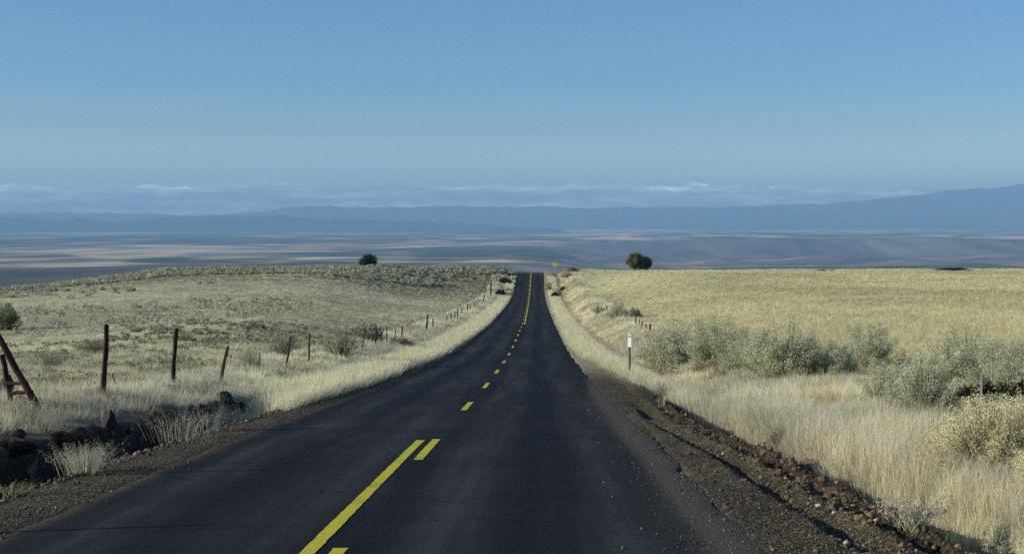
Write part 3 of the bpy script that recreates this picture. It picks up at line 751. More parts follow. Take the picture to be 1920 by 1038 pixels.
SHRUB_COUNT = {}
def shrub(kind, i, X, Y, w, h, label, group=None, cat='shrub', name='sagebrush', rz=None, z=None):
    e = empty(name, (X, Y, (gz(X, Y) if z is None else z) - .03), random.uniform(0, 6.28) if rz is None else rz, (w, w, h))
    sm, fm = PROTO[(kind, i)]
    obj('stems', sm, M_LEAF, e); obj('foliage', fm, M_LEAF, e)
    set_props(e, label, cat, group)
    return e
def shrub_px(kind, i, px, py, wpx, hpx, label, group=None, **kw):
    X, Y, z = hit(px, py)
    return shrub(kind, i, X, Y, wpx * Y / F, hpx * Y / F, label, group, **kw)
RG = 'sagebrush along the right fence'
for a in [
 ('sage', 0, 1262, 694, 145, 100, 'grey-green sagebrush with dark top, leftmost big bush behind the white marker post'),
 ('sage', 1, 1350, 692, 150, 108, 'pale sagebrush standing second from the left in the right-hand row'),
 ('sage', 2, 1410, 700, 110, 88, 'low dense sagebrush just left of the tallest bush of the right row'),
 ('sage', 3, 1466, 716, 170, 126, 'widest and tallest sagebrush in the middle of the right-hand row'),
 ('sage', 4, 1515, 705, 70, 96, 'dark-edged sagebrush at the right shoulder of the tallest bush'),
 ('sage', 1, 1562, 716, 110, 80, 'low pale sagebrush filling the gap in front of the round bush'),
 ('sage', 2, 1620, 694, 145, 98, 'rounded olive sagebrush with deep shadow on its right side'),
 ('sage', 4, 1660, 774, 120, 112, 'soft pale green sagebrush left of the leaning green fence stake'),
 ('sage', 0, 1722, 792, 150, 138, 'broad pale green sagebrush behind the leaning green fence stake'),
 ('sage', 3, 1780, 740, 150, 122, 'feathery sagebrush right of the green fence stake and above the shade'),
 ('sage', 1, 1822, 706, 150, 100, 'tall grey sagebrush farther back near the right edge'),
 ('sage', 2, 1868, 748, 140, 118, 'dark shaded sagebrush behind the steel fence stake'),
 ('sage', 4, 1915, 735, 120, 118, 'sagebrush cut off by the right edge of the picture'),
 ('sage', 3, 1960, 770, 150, 110, 'dark sagebrush mostly outside the right edge of the picture'),
 ('sage', 0, 1790, 775, 90, 70, 'small sagebrush in the shade between the two fence stakes'),
 ]:
    shrub_px(*a, RG)
shrub_px('airy', 0, 1122, 590, 36, 26, 'small bushy sagebrush left of a taller one beyond the marker post', 'bushes near the far right fence')
shrub_px('sage', 2, 1160, 598, 40, 38, 'upright grey bush beside the far wooden posts on the right', 'bushes near the far right fence')
shrub_px('farsage', 1, 1190, 598, 30, 24, 'dark round bush growing over the far wooden posts on the right', 'bushes near the far right fence')
shrub_px('rust', 0, 1325, 702, 70, 34, 'rusty orange low bush in front of the right-hand sagebrush row', name='dry_bush')
shrub_px('rust', 0, 1352, 712, 45, 32, 'dark brown low bush right of the rusty orange one', name='dry_bush')
shrub_px('rust', 0, 1690, 690, 30, 30, 'reddish dry twigs behind the green sagebrush', name='dry_bush')
shrub_px('dry', 0, 1245, 712, 60, 34, 'pale yellow low bush right of the white marker post', name='dry_bush')
shrub_px('airy', 1, 1470, 820, 70, 36, 'thin grey weed clump at the edge of the grass behind the dirt clods', name='dry_bush')
shrub_px('airy', 0, 1240, 745, 50, 34, 'thin brown weed clump on the dirt right of the marker post', name='dry_bush')
for (px, py, w, h, lab) in [(1838, 786, 120, 74, 'black filler brush standing in for shade behind the top of the yellow bush'), (1900, 786, 110, 78, 'black filler brush standing in for shade at the right edge above the yellow bushes'), (1780, 792, 66, 50, 'black filler brush standing in for shade just right of the pale green sagebrush')]:
    shrub_px('dark', 0, px, py, w, h, lab, 'black filler brush standing in for shade behind the yellow bushes', name='dark_brush')  # near-black bushes added in place of the sagebrush's shadow and shaded side
# yellow rabbitbrush lower right
shrub('rabbit', 0, 5.25, 16.6, 1.75, 1.05, 'yellow flowering bush behind the tall grass at the lower right', 'yellow rabbitbrush', name='rabbitbrush')
shrub('rabbit', 1, 6.3, 18.2, 1.5, 1.05, 'yellow flowering bush touching the right edge, farther back', 'yellow rabbitbrush', name='rabbitbrush')
shrub('rabbit', 1, 5.35, 14.4, 1.45, .82, 'paler yellow flowering bush nearest the camera at the right edge', 'yellow rabbitbrush', name='rabbitbrush', rz=2.2)
# left side bushes
LG = 'sagebrush in the left pasture'
for a in [
 ('olive', 0, 14, 618, 58, 52, 'round olive bush at the left edge casting a long dark shadow'),
 ('airy', 1, 528, 668, 80, 56, 'open fan-shaped bush with dark forked stems behind the leaning post'),
 ('airy', 0, 640, 672, 100, 74, 'large airy green bush between the middle left fence posts'),
 ('farsage', 0, 690, 640, 60, 40, 'bush just behind the large airy green one'),
 ('farsage', 1, 745, 645, 60, 14, 'low dark bush in the shade between the far left posts'),
 ('farsage', 1, 480, 618, 50, 14, 'flat dark bush in the open pasture left of centre'),
 ('airy', 0, 345, 640, 50, 26, 'small grey bush in the pasture behind the second tall post'),
 ('airy', 1, 170, 660, 80, 34, 'spreading grey bush in the pasture left of the first tall post'),
 ('airy', 0, 90, 690, 90, 34, 'grey brush patch right of the timber brace'),
 ('airy', 1, 470, 690, 50, 40, 'bare twiggy bush beside the short grey stake'),
 ]:
    shrub_px(*a, LG)
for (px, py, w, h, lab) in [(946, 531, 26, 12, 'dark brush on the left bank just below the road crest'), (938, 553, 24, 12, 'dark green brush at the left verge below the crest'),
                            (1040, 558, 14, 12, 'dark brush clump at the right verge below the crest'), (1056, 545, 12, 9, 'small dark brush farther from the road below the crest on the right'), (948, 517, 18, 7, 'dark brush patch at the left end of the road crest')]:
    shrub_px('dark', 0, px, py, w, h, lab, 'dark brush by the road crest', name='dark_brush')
for (px, py, w, h, lab) in [(1028, 545, 17, 22, 'pale rounded dry bush at the right road edge below the crest'), (1044, 556, 20, 18, 'pale dry bush behind the dark brush at the right verge'), (1062, 522, 26, 18, 'pale dry bush near the yellow sign'), (950, 548, 20, 10, 'pale dry bush at the left road edge below the crest')]:
    shrub_px('dry', 0, px, py, w, h, lab, 'pale dry bushes by the road crest', name='dry_bush')
shrub_px('farsage', 1, 1074, 508, 26, 9, 'dark low bush on the skyline right of the yellow sign', 'bushes on the right skyline')
shrub_px('farsage', 1, 1540, 509, 22, 6, 'small dark bush on the skyline of the golden field', 'bushes on the right skyline')
shrub_px('farsage', 1, 1560, 508, 16, 4, 'tiny dark bush just right of another on the golden skyline', 'bushes on the right skyline')
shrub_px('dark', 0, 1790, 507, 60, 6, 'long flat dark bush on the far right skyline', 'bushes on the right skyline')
shrub_px('rust', 0, 1243, 507, 10, 6, 'tiny rusty bush on the skyline right of the two junipers', 'bushes on the right skyline')

# sage cover on the left crest, one mass
def cover(name, X, Y, hsz, A, B, nl):
    n = len(X); H = hsz * rng.uniform(.5, 1.3, n)
    Z = ground_z(X, Y)
    k = nl
    idx = np.repeat(np.arange(n), k)
    d = rng.normal(0, 1, (n * k, 3)); d /= np.linalg.norm(d, axis=1, keepdims=True); d[:, 2] = np.abs(d[:, 2])
    rr = rng.uniform(.5, 1, (n * k, 1))
    Pp = np.stack([X, Y, Z], 1)[idx] + d * rr * H[idx][:, None] * np.array([[1.0, 1.0, .9]])
    ll = (.0011 * Y[idx])[:, None] * rng.uniform(.6, 1.4, (n * k, 1))
    a = rng.normal(0, 1, (n * k, 3)); a[:, 2] += .6; a /= np.linalg.norm(a, axis=1, keepdims=True)
    q = np.cross(a, rng.normal(0, 1, (n * k, 3))); q /= np.linalg.norm(q, axis=1, keepdims=True)
    V = np.stack([Pp - q * ll * .5, Pp + q * ll * .5, Pp + a * ll * 1.2], 1).reshape(-1, 3)
    t = np.repeat(rng.uniform(0, 1, n), k)[:, None] * .7 + rng.uniform(0, 1, (n * k, 1)) * .3
    c = np.repeat(C(*A) + (C(*B) - C(*A)) * t, 3, 0)
    o = obj(name, np_mesh(name, V, np.arange(len(V)).reshape(-1, 3), c), M_LEAF); set_props(o, kind='stuff'); return o
X, Y = scatter(9000, 150, 430, -.44, -.015)
uu = X / Y; n1 = fbm(X * .05, Y * .05, 161, 3)
lo = np.interp(uu, [-.44, -.375, -.26, -.12, -.02], [172, 185, 238, 262, 315])
ok = (Y + 50 * (n1 - .5) > lo)
X1, Y1 = X[ok], Y[ok]
X, Y = scatter(2600, 60, 300, -.42, -.03)
ok = (fbm(X * .04, Y * .02, 163, 3) > .66) & (X < -11) & (rng.uniform(0, 1, len(X)) < .5)
cover('sagebrush_cover', np.concatenate([X1, X[ok]]), np.concatenate([Y1, Y[ok]]), .62, (.25, .25, .17), (.50, .49, .34), 40)

X, Y = scatter(5200, 19, 90, -.42, -.10)
ok = (X < -8.3) & (fbm(X * .5, Y * .35, 171, 3) > .47)
X1, Y1 = X[ok], Y[ok]
X, Y = zone_scatter(900, 13, 75, 4.5, 10.5)
kk = ~((X1 / Y1 < -.3) & (Y1 > 62)); X1, Y1 = X1[kk], Y1[kk]
cover('low_scrub', np.concatenate([X1, X]), np.concatenate([Y1, Y]), .17, (.20, .185, .12), (.44, .42, .29), 46)

# ------------------------------------------------------------------ junipers
def tree(px, py, wpx, hpx, A, B, seed, label, Yd=None):
    X, Y, z = hit(px, py)
    if Yd:                      # stand it on the skyline: the distance where the ground reads highest from the road
        yq = np.linspace(Yd - 25, Yd + 40, 140); rq = -ground_z((px - 1009) * yq / F, yq) / yq
        Y = float(yq[int(np.argmin(rq))]); X = (px - 1009) * Y / F; z = gz(X, Y)
    w = wpx * Y / F; h = hpx * Y / F
    e = empty('juniper_tree', (X, Y, z - .1))
    r = random.Random(seed)
    b = MB()
    b.tube([(0, 0, 0), (.03 * w, 0, h * .25), (0, .03 * w, h * .55), (.02 * w, 0, h * .85)], [.07 * w, .055 * w, .035 * w, .012 * w], 7, .2, r)
    for k in range(7):
        a = k * .9 + r.random(); zz = h * (.12 + .08 * k)
        b.tube([(0, 0, zz), (math.cos(a) * w * .2, math.sin(a) * w * .2, zz + h * .12), (math.cos(a) * w * .36, math.sin(a) * w * .36, zz + h * .22)], [.03 * w, .02 * w, .008 * w], 5, .1, r)
    b.build('trunk', M_TRUNK, e)
    g = np.random.default_rng(seed); nc = 46; k = 190
    az = g.uniform(0, 6.283, nc); el = g.uniform(-.75, 1, nc)
    rad = g.uniform(.5, .95, nc)
    ce = np.sqrt(np.clip(1 - el ** 2, 0, 1))
    cen = np.stack([np.cos(az) * ce * w * .44 * rad, np.sin(az) * ce * w * .44 * rad, h * (.44 + .46 * el * rad)], 1)
    idx = np.repeat(np.arange(nc), k)
    cs = (g.uniform(.07, .15, nc) * w)[idx][:, None]
    Pp = cen[idx] + g.normal(0, 1, (nc * k, 3)) * cs * .6
    Pp[:, 2] = np.maximum(Pp[:, 2], .04 * h)
    ll = .035 * w * g.uniform(.6, 1.4, (nc * k, 1))
    a = g.normal(0, 1, (nc * k, 3)); a[:, 2] += .5; a /= np.linalg.norm(a, axis=1, keepdims=True)
    q = np.cross(a, g.normal(0, 1, (nc * k, 3))); q /= np.linalg.norm(q, axis=1, keepdims=True)
    V = np.stack([Pp - q * ll * .5, Pp + q * ll * .5, Pp + a * ll * 1.3], 1).reshape(-1, 3)
    t = g.uniform(0, 1, nc)[idx][:, None] * .5 + g.uniform(0, 1, (nc * k, 1)) * .5
    c = np.repeat(C(*A) + (C(*B) - C(*A)) * t, 3, 0)
    obj('crown', np_mesh('crown', V, np.arange(len(V)).reshape(-1, 3), c), M_LEAF, e)
    set_props(e, label, 'tree', 'lone junipers on the skyline')
    return e
tree(691, 503, 36, 27, (.018, .035, .016), (.06, .09, .035), 11, 'lone dark round juniper on the left skyline', 318)
tree(1190, 509, 38, 38, (.09, .10, .035), (.22, .23, .09), 12, 'olive green half of the pair of junipers on the right skyline', 290)
tree(1208, 509, 30, 31, (.012, .022, .014), (.04, .055, .03), 13, 'dark green half of the pair of junipers on the right skyline', 286)

# ------------------------------------------------------------------ fence posts and timber
def post(X, Y, h, r, lean, label, mat=None, group='wooden posts of the left fence', name='fence_post', lean_y=0, z=None, seed=None):
    rr = random.Random(seed if seed is not None else int(abs(X * 31 + Y * 17) * 10))
    b = MB(); n = 7; pts = []; rad = []
    for k in range(n):
        t = k / (n - 1)
        pts.append((lean * t * h + rr.uniform(-.012, .012), lean_y * t * h + rr.uniform(-.012, .012), -.25 + (h + .25) * t))
        rad.append(r * (1.05 - .18 * t) * rr.uniform(.9, 1.1))
    pts.append((pts[-1][0] + .01, pts[-1][1], pts[-1][2] + .03)); rad.append(r * .45)
    b.tube(pts, rad, 9, .16, rr)
    o = b.build(name, mat or M_POST, None, (X, Y, (gz(X, Y) if z is None else z)))
    set_props(o, label, 'fence post', group); return o
FX = -8.8
lg = 'wooden posts of the left fence'
fps = [ # px base, px top, height px, radius m, label
 (191, 200, 131, .055, 'thick dark post, tallest of the left fence, first right of the timber brace'),
 (322, 330, 106, .055, 'thick reddish post, second right of the timber brace'),
 (410, 427, 69, .045, 'short leaning brown post, third right of the timber brace'),
 (485, 486, 40, .022, 'thin grey stake between the third and the leaning fifth post'),
 (533, 546, 62, .035, 'thin brown post leaning right in front of the fan-shaped bush'),
 (578, 580, 56, .035, 'straight dark post right of the fan-shaped bush'),
 (677, 686, 42, .035, 'leaning dark post just left of the shaded brush'),
 (703, 706, 32, .05, 'upright brown post at the start of the far cluster of posts'),
 (716, 716, 24, .035, 'thin post second in the far cluster'),
 (725, 725, 30, .035, 'greyish post third in the far cluster'),
 (738, 742, 24, .035, 'leaning post fourth in the far cluster'),
 (753, 754, 24, .045, 'brown post fifth in the far cluster'),
 (769, 769, 26, .025, 'thin pale post at the end of the far cluster'),
 (799, 802, 30, .07, 'dark post standing alone where the fence nears the verge'),
 (811, 812, 18, .06, 'short dark post right after the lone dark one'),
 (838, 838, 12, .06, None), (845, 846, 13, .06, None), (852, 853, 14, .06, None), (858, 858, 17, .07, None), (866, 866, 12, .07, None), (876, 877, 14, .08, None), (881, 882, 12, .07, None), (890, 890, 10, .07, None),
 (905, 911, 26, .07, 'thin leaning post halfway up the far left bank'),
 (920, 921, 30, .13, 'tall dark post beside the verge near the road crest'),
]
for (pb, pt, hp, r, lab) in fps:
    Y = FX * F / (pb - 1009)
    X = FX
    if pb == 905: Y = 228; X = (pb - 1009) * Y / F
    if pb == 920: Y = 262; X = (pb - 1009) * Y / F
    h = hp * Y / F
    post(X, Y, h, r, (pt - pb) / hp, lab or 'tiny dark post in the distant part of the left fence', M_POST2 if hp == 40 or pb in (725, 769) else M_POST)
# posts standing just outside the picture: their shadows reach the road
post(FX, 12.2, 1.45, .05, .02, 'dark wooden post left of the picture whose shadow crosses the near lane')
post(FX, 17.3, 1.4, .05, -.02, 'dark wooden post left of the picture whose shadow crosses the shoulder')
# leaning stake with a stone at the first post
X, Y, z = hit(226, 730)
o = post(X, Y, .34, .025, -.5, 'short pale stake leaning against the tallest left post', M_POST2, None, 'leaning_stake', z=z)
# timber brace at the left edge
Yb = 24.8
def bp(px, py, dy=0): return Vector(((px - 1009) * (Yb + dy) / F, Yb + dy, -(py - 415) * (Yb + dy) / F))
base = bp(72, 760); e = empty('timber_brace', base)
set_props(e, 'dark wooden A-shaped fence brace with two rungs at the left edge', 'fence brace')
def beam(name, a, b, r, seed):
    rr = random.Random(seed); m = MB(); a = a - base; b = b - base
    pts = [a.lerp(b, k / 6) + Vector((rr.uniform(-.01, .01), rr.uniform(-.01, .01), rr.uniform(-.01, .01))) for k in range(7)]
    m.tube(pts, [r * rr.uniform(.88, 1.08) for _ in pts], 8, .14, rr)
    return m.build(name, M_POST, e)
beam('leg', bp(76, 772), bp(-14, 612), .062, 1)
beam('leg', bp(25, 775, .5), bp(3, 664, .5), .05, 2)
beam('rung', bp(8, 718, .2), bp(52, 719, .12), .032, 3)
beam('rung', bp(20, 737, .2), bp(60, 733, .12), .034, 4)
beam('leg', bp(-60, 775, .3), bp(-14, 612, .1), .055, 5)
# right side wooden stubs far away and steel stakes
for (px, py, hp, r, lab) in [(1192, 624, 22, .05, 'first and tallest brown stub left in the row beyond the marker post'), (1199, 624, 16, .045, 'second brown stub in the row beyond the marker post'),
                       (1204, 624, 15, .045, 'third brown stub in the row beyond the marker post'), (1211, 619, 12, .055, 'fourth brown stub in the row beyond the marker post'),
                       (1219, 617, 16, .06, 'rightmost dark stub in the row beyond the marker post'), (1138, 598, 12, .06, 'short dark stub between two bushes by the far right fence')]:
    Y = 7.7 * F / (px - 1009); post(7.7, Y, hp * Y / F, r, 0, lab, None, 'wooden stubs of the right fence')
def tpost(px, py, Y, hp, lean, mat, label):
    X = (px - 1009) * Y / F; h = hp * Y / F; z = gz(X, Y)
    m = MB()
    from mathutils import Matrix
    rot = Matrix.Rotation(math.atan(lean), 3, 'Y')
    m.box((lean * h / 2, 0, h / 2 - .1), (.034, .006, h + .2), rot)
    m.box((lean * h / 2, .017, h / 2 - .1), (.006, .03, h + .2), rot)
    for k in range(10):
        t = .15 + .08 * k; m.box((lean * h * t, -.006, h * t), (.016, .01, .012), rot)
    o = m.build('steel_stake', mat, None, (X, Y, z)); set_props(o, label, 'fence stake', 'steel stakes of the right fence')
tpost(1720, 790, 24.4, 104, .08, M_TGREEN, 'thin green steel stake leaning right in front of the pale green sagebrush')
tpost(1840, 790, 23.5, 108, .0, M_TGREY, 'thin pale steel stake above the yellow bush at the right')

# ------------------------------------------------------------------ marker post
X, Y, z = hit(1180, 708)
s = Y / F
e = empty('marker_post', (X, Y, z)); set_props(e, 'slim roadside marker post with white reflective top on the right verge', 'marker post')
m = MB(); h = 82 * s
m.box((-.012, 0, h * .5 - .15), (.012, .05, h + .25)); m.box((.02, 0, h * .5 - .15), (.055, .008, h + .25)); m.build('post', M_STEEL, e)
from mathutils import Matrix
rz = Matrix.Rotation(R(-38), 3, 'Z')
m = MB(); m.box((.005, -.03, h - 24 * s + 9 * s), (7.5 * s, .008, 18 * s), rz); m.build('reflector', M_WHITE, e)
m = MB(); m.box((.005, -.03, h - 1.5 * s), (7 * s, .0075, 5.0 * s), rz); m.build('top_sheet', M_GREYP, e)
# distant marker posts at the crest
for (px, py, Yd, w, hh, lab, mat) in [(1024, 515, 338, 3.0, 6, 'short pale marker post with yellow patch right of the road crest', M_RED), (955, 515, 338, 2.6, 5, 'short pale marker post left of the road crest', M_WHITE)]:
    X = (px - 1009) * Yd / F; z = gz(X, Yd); s = Yd / F
    e = empty('marker_post', (X, Yd, z)); set_props(e, lab, 'marker post', 'marker posts at the road crest')
    h = hh * s + .1
    m = MB(); m.box((0, 0, h / 2), (.09, .03, h)); m.build('post', M_TGREY, e)
    m = MB(); m.box((-.08, -.02, h - .15), (.17, .01, .3)); m.build('reflector', M_WHITE, e)
    if mat is M_RED: m = MB(); m.box((.09, -.02, h - .15), (.16, .01, .3)); m.build('reflector', M_RED, e)
# diamond warning sign
Yd = 352; X = (1040 - 1009) * Yd / F; z = gz(X, Yd); s = Yd / F
zt = -(495 - 415) * s
e = empty('warning_sign', (X, Yd, z)); set_props(e, 'yellow diamond warning sign with a black curved arrow beyond the road crest', 'road sign')
m = MB(); m.box((0, .04, (zt - z + .5) / 2), (.09, .05, zt - z + .5)); m.build('post', M_TGREY, e)
m = MB(); d = .68
c = Vector((0, 0, zt - z))
o4 = [Vector((d, 0, 0)), Vector((0, 0, d)), Vector((-d, 0, 0)), Vector((0, 0, -d))]
m.add([c + q for q in o4] + [c + q + Vector((0, .012, 0)) for q in o4], [(0, 1, 2, 3), (7, 6, 5, 4), (0, 4, 5, 1), (1, 5, 6, 2), (2, 6, 7, 3), (3, 7, 4, 0)])
m.build('sign_panel', M_SIGN, e)
m = MB()
for (cx, cz, w, h) in [(.06, -.2, .1, .3), (.02, -.02, .12, .12), (-.1, .05, .2, .09)]:
    m.box(c + Vector((cx, -.006, cz)), (w, .006, h))
m.add([c + Vector((.0 + a, -.008, .2 + b)) for a, b in ((-.2, 0), (.24, 0), (.06, .2))], [(0, 1, 2)])
m.build('arrow', M_BLACK, e)

# ------------------------------------------------------------------ rocks
def rock_mesh(seed, n=2):
    import bmesh
    bm = bmesh.new(); bmesh.ops.create_icosphere(bm, subdivisions=n, radius=1)
    r = random.Random(seed); ax = [Vector((r.uniform(-1, 1), r.uniform(-1, 1), r.uniform(-1, 1))).normalized() for _ in range(9)]
    cut = [r.uniform(.5, .9) for _ in ax]
    for v in bm.verts:
        for a, c in zip(ax, cut):
            dd = v.co.dot(a)
            if dd > c: v.co -= a * (dd - c) * .9
        v.co *= 1 + r.uniform(-.05, .05)
    me = bpy.data.meshes.new('rock'); bm.to_mesh(me); bm.free(); return me
RM = [rock_mesh(500 + k) for k in range(5)]
RMB = [rock_mesh(520 + k) for k in range(3)]
def rock(px, py, wpx, hpx, label, group=None, mat='b', k=None):
    X, Y, z = hit(px, py)
    me = random.choice(RM if mat == 'b' else RMB) if k is None else (RM if mat == 'b' else RMB)[k]
    o = obj('rock', me, M_ROCK if mat == 'b' else M_BASALT)
    a = wpx * Y / F / 1.6; b = hpx * Y / F / 1.5
    o.location = (X, Y, z + b * .45); o.scale = (a, a * random.uniform(.8, 1.1), b)
    o.rotation_euler = (0, 0, random.uniform(0, 6.28))
    set_props(o, label, 'rock', group); return o
rock(1454, 845, 30, 32, 'biggest brown rock standing up at the head of the clod pile', k=0)
rock(1524, 880, 40, 22, 'reddish flat clod right of the brown clod pile', 'brown rocks on the right shoulder', k=1)
rock(1612, 906, 34, 20, 'tan flattened rock at the edge of the shaded ditch', 'brown rocks on the right shoulder', k=2)
rock(1566, 955, 22, 15, 'smooth tan rock alone on the right shoulder between the ruts', 'brown rocks on the right shoulder', k=3)
rock(1547, 903, 13, 13, 'small tan rock in front of the flattened one', 'brown rocks on the right shoulder', k=4)
rock(1348, 859, 10, 9, 'small pale stone above another on the right gravel', 'pale stones on the gravel', k=3)
rock(1293, 852, 9, 8, 'small pale stone farthest left on the right gravel', 'pale stones on the gravel', k=1)
rock(1343, 886, 9, 8, 'small pale stone below another on the right gravel', 'pale stones on the gravel', k=2)
rock(1362, 953, 14, 6, 'flat pale stone alone lower on the right gravel', 'pale stones on the gravel', k=0)
for k in range(18):
    rock(1418 + random.uniform(0, 95) , 838 + random.uniform(0, 55), random.uniform(6, 15), random.uniform(5, 12), 'small brown clod in the pile below the biggest brown rock', 'brown clods in the pile on the right shoulder')
for k in range(9):
    t = k / 8
    rock(1500 + 190 * t + random.uniform(-14, 14), 872 + 100 * t + random.uniform(-12, 12), random.uniform(6, 16), random.uniform(4, 9), 'small brown clod strewn along the shaded ditch on the right', 'brown clods along the right ditch')
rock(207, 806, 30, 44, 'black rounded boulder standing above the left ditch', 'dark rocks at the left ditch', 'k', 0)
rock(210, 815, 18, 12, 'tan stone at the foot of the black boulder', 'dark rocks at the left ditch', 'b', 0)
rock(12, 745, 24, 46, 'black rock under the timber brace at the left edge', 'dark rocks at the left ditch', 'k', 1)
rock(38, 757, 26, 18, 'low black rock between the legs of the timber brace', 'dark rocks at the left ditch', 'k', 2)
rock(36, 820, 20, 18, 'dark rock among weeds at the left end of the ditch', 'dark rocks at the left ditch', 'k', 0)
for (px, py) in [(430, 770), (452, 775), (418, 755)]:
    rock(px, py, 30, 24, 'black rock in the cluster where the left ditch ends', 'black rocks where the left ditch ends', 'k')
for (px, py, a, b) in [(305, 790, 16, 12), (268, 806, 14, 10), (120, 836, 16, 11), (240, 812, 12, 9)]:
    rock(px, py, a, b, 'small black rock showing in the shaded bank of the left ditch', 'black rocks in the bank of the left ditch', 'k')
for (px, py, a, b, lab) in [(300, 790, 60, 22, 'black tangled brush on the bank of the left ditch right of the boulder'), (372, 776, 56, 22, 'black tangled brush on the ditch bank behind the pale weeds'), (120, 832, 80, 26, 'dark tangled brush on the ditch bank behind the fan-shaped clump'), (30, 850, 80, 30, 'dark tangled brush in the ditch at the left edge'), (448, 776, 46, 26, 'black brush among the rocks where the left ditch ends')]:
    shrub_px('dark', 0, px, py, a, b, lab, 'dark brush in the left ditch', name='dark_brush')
# pebbles: nobody could count these
def pebbles(name, X, Y, S, colf, z=None):
    ico = rock_mesh(600, 1); nv = len(ico.vertices)
    bv = np.array([v.co[:] for v in ico.vertices]); bf = np.array([p.vertices[:] for p in ico.polygons])
    n = len(X)
    a = rng.uniform(0, 6.28, n); Z = (ground_z(X, Y) if z is None else z)
    sc = np.stack([S * rng.uniform(.7, 1.3, n), S * rng.uniform(.7, 1.3, n), S * rng.uniform(.45, .9, n)], 1)
    V = bv[None] * sc[:, None]
    x = V[..., 0] * np.cos(a)[:, None] - V[..., 1] * np.sin(a)[:, None]; y = V[..., 0] * np.sin(a)[:, None] + V[..., 1] * np.cos(a)[:, None]
    V = np.stack([x + X[:, None], y + Y[:, None], V[..., 2] + Z[:, None] + S[:, None] * .25], -1).reshape(-1, 3)
    Fc = (bf[None] + (np.arange(n) * nv)[:, None, None]).reshape(-1, 3)
    c = np.repeat(colf(n), nv, 0)
    o = obj(name, np_mesh(name, V, Fc, c), M_PEB); set_props(o, kind='stuff'); return o
m, nt = mat_new('pebble'); finish(nt, attr_col(nt).outputs['Color'], .9, None, .2); M_PEB = m
def pc(n):
    c = lerp(np.broadcast_to(C(.055, .042, .030), (n, 3)), C(.20, .15, .095), rng.uniform(0, 1, n) ** 1.5)
    return np.where(rng.uniform(0, 1, (n, 1)) < .008, C(.42, .38, .30), c)
X, Y = zone_scatter(15000, 9, 50, .6, 3.1)
ok = rng.uniform(0, 1, len(X)) < ss(.6, 2.3, X) ** 2 * .95 + .03
X, Y = X[ok], Y[ok]
Xb, Yb2 = zone_scatter(8000, 10, 70, -6.15, -4.3)
ok = (Xb < lin(Yb2, LEFT_E) + rng.exponential(.12, len(Xb))) ; Xb, Yb2 = Xb[ok], Yb2[ok]
Xc, Yc = zone_scatter(5200, 9, 34, 2.6, 4.2)
Xd, Yd2 = zone_scatter(1800, 11, 34, -6.1, -5.75)
AX = np.concatenate([X, Xb, Xc, Xd]); AY = np.concatenate([Y, Yb2, Yc, Yd2])
S = np.concatenate([.006 + rng.exponential(.004, len(X)), .006 + rng.exponential(.005, len(Xb)), .008 + rng.exponential(.010, len(Xc)), .012 + rng.exponential(.012, len(Xd))]).clip(0, .055)
onr = (AX > lin(AY, LEFT_E)) & (AX < lin(AY, RIGHT_E))
zz = np.where(onr, road_h(AX, AY), ground_z(AX, AY))
pebbles('loose_gravel', AX, AY, S, pc, zz)

# ------------------------------------------------------------------ single dry plants at the ditches
def dry_plant(px, py, wpx, hpx, n, label, group=None, col=(.66, .61, .45), bw=.0055, seeds=True, spread=.5, name='dry_weed', base=.28, leaf=False, fx=None):
    X, Y, z = hit(px, py)
    if fx: X = fx; Y = fx * F / (px - 1009); z = gz(X, Y)
    w = wpx * Y / F; h = hpx * Y / F
    ax = rng.normal(0, 1, n) * w * base * .5; ay = rng.normal(0, 1, n) * w * base * .5
    Pp = np.stack([ax, ay, -.03 + np.zeros(n)], 1)
    H = h * rng.uniform(.55, 1.08, n)
    ln = np.stack([ax * 1.0 + rng.normal(0, spread * w * .5, n), ay * 1.0 + rng.normal(0, spread * w * .5, n)], 1)
    cc = C(*col) * rng.uniform(.6, 1.15, (n, 1))
    parts = [blades(Pp, H, np.full(n, bw), ln, cc, 1.1, False)]
    if seeds:
        n0 = n; k = 26; idx = np.repeat(np.arange(n), k); t = rng.uniform(.5, 1.0, (n * k, 1))
        tip = Pp + np.stack([ln[:, 0], ln[:, 1], H], 1)
        Q = Pp[idx] + (tip - Pp)[idx] * t + rng.normal(0, .006 + .012 * h, (n * k, 3))
        d = rng.normal(0, .8, (n * k, 3)); d[:, 2] += .8; d /= np.linalg.norm(d, axis=1, keepdims=True)
        q = np.cross(d, rng.normal(0, 1, (n * k, 3))); q /= np.linalg.norm(q, axis=1, keepdims=True)
        l = (.011 if not leaf else .024) * rng.uniform(.5, 1.4, (n * k, 1))
        V = np.stack([Q - q * l * .3, Q + q * l * .3, Q + d * l], 1).reshape(-1, 3)
        parts.append((V, np.arange(len(V)).reshape(-1, 3), np.repeat(C(*col) * 1.0 * rng.uniform(.6, 1.05, (n * k, 1)), 3, 0)))
    V, Fc, c = join(parts)
    e = obj(name, np_mesh(name, V, Fc, c), M_GRASS, None, (X, Y, z))
    set_props(e, label, 'dry plant', group); return e
dg = 'dry weeds along the left ditch'
dry_plant(158, 865, 56, 60, 190, 'large pale fan-shaped grass clump in front of the shaded left ditch', dg, spread=.22, base=.65, fx=-5.85)
dry_plant(335, 822, 70, 64, 90, 'widest pale weed clump at the right part of the left ditch', dg, spread=.35, base=.75, fx=-5.95)
dry_plant(385, 806, 50, 56, 60, 'pale weed clump right of the widest one by the left ditch', dg, spread=.3, base=.6, fx=-5.95)
dry_plant(60, 900, 30, 44, 12, 'two pale seed heads on stalks at the near left shoulder', dg, spread=.6)
dry_plant(105, 893, 40, 34, 16, 'short pale weed between the seed heads and the large clump', dg, spread=.6)
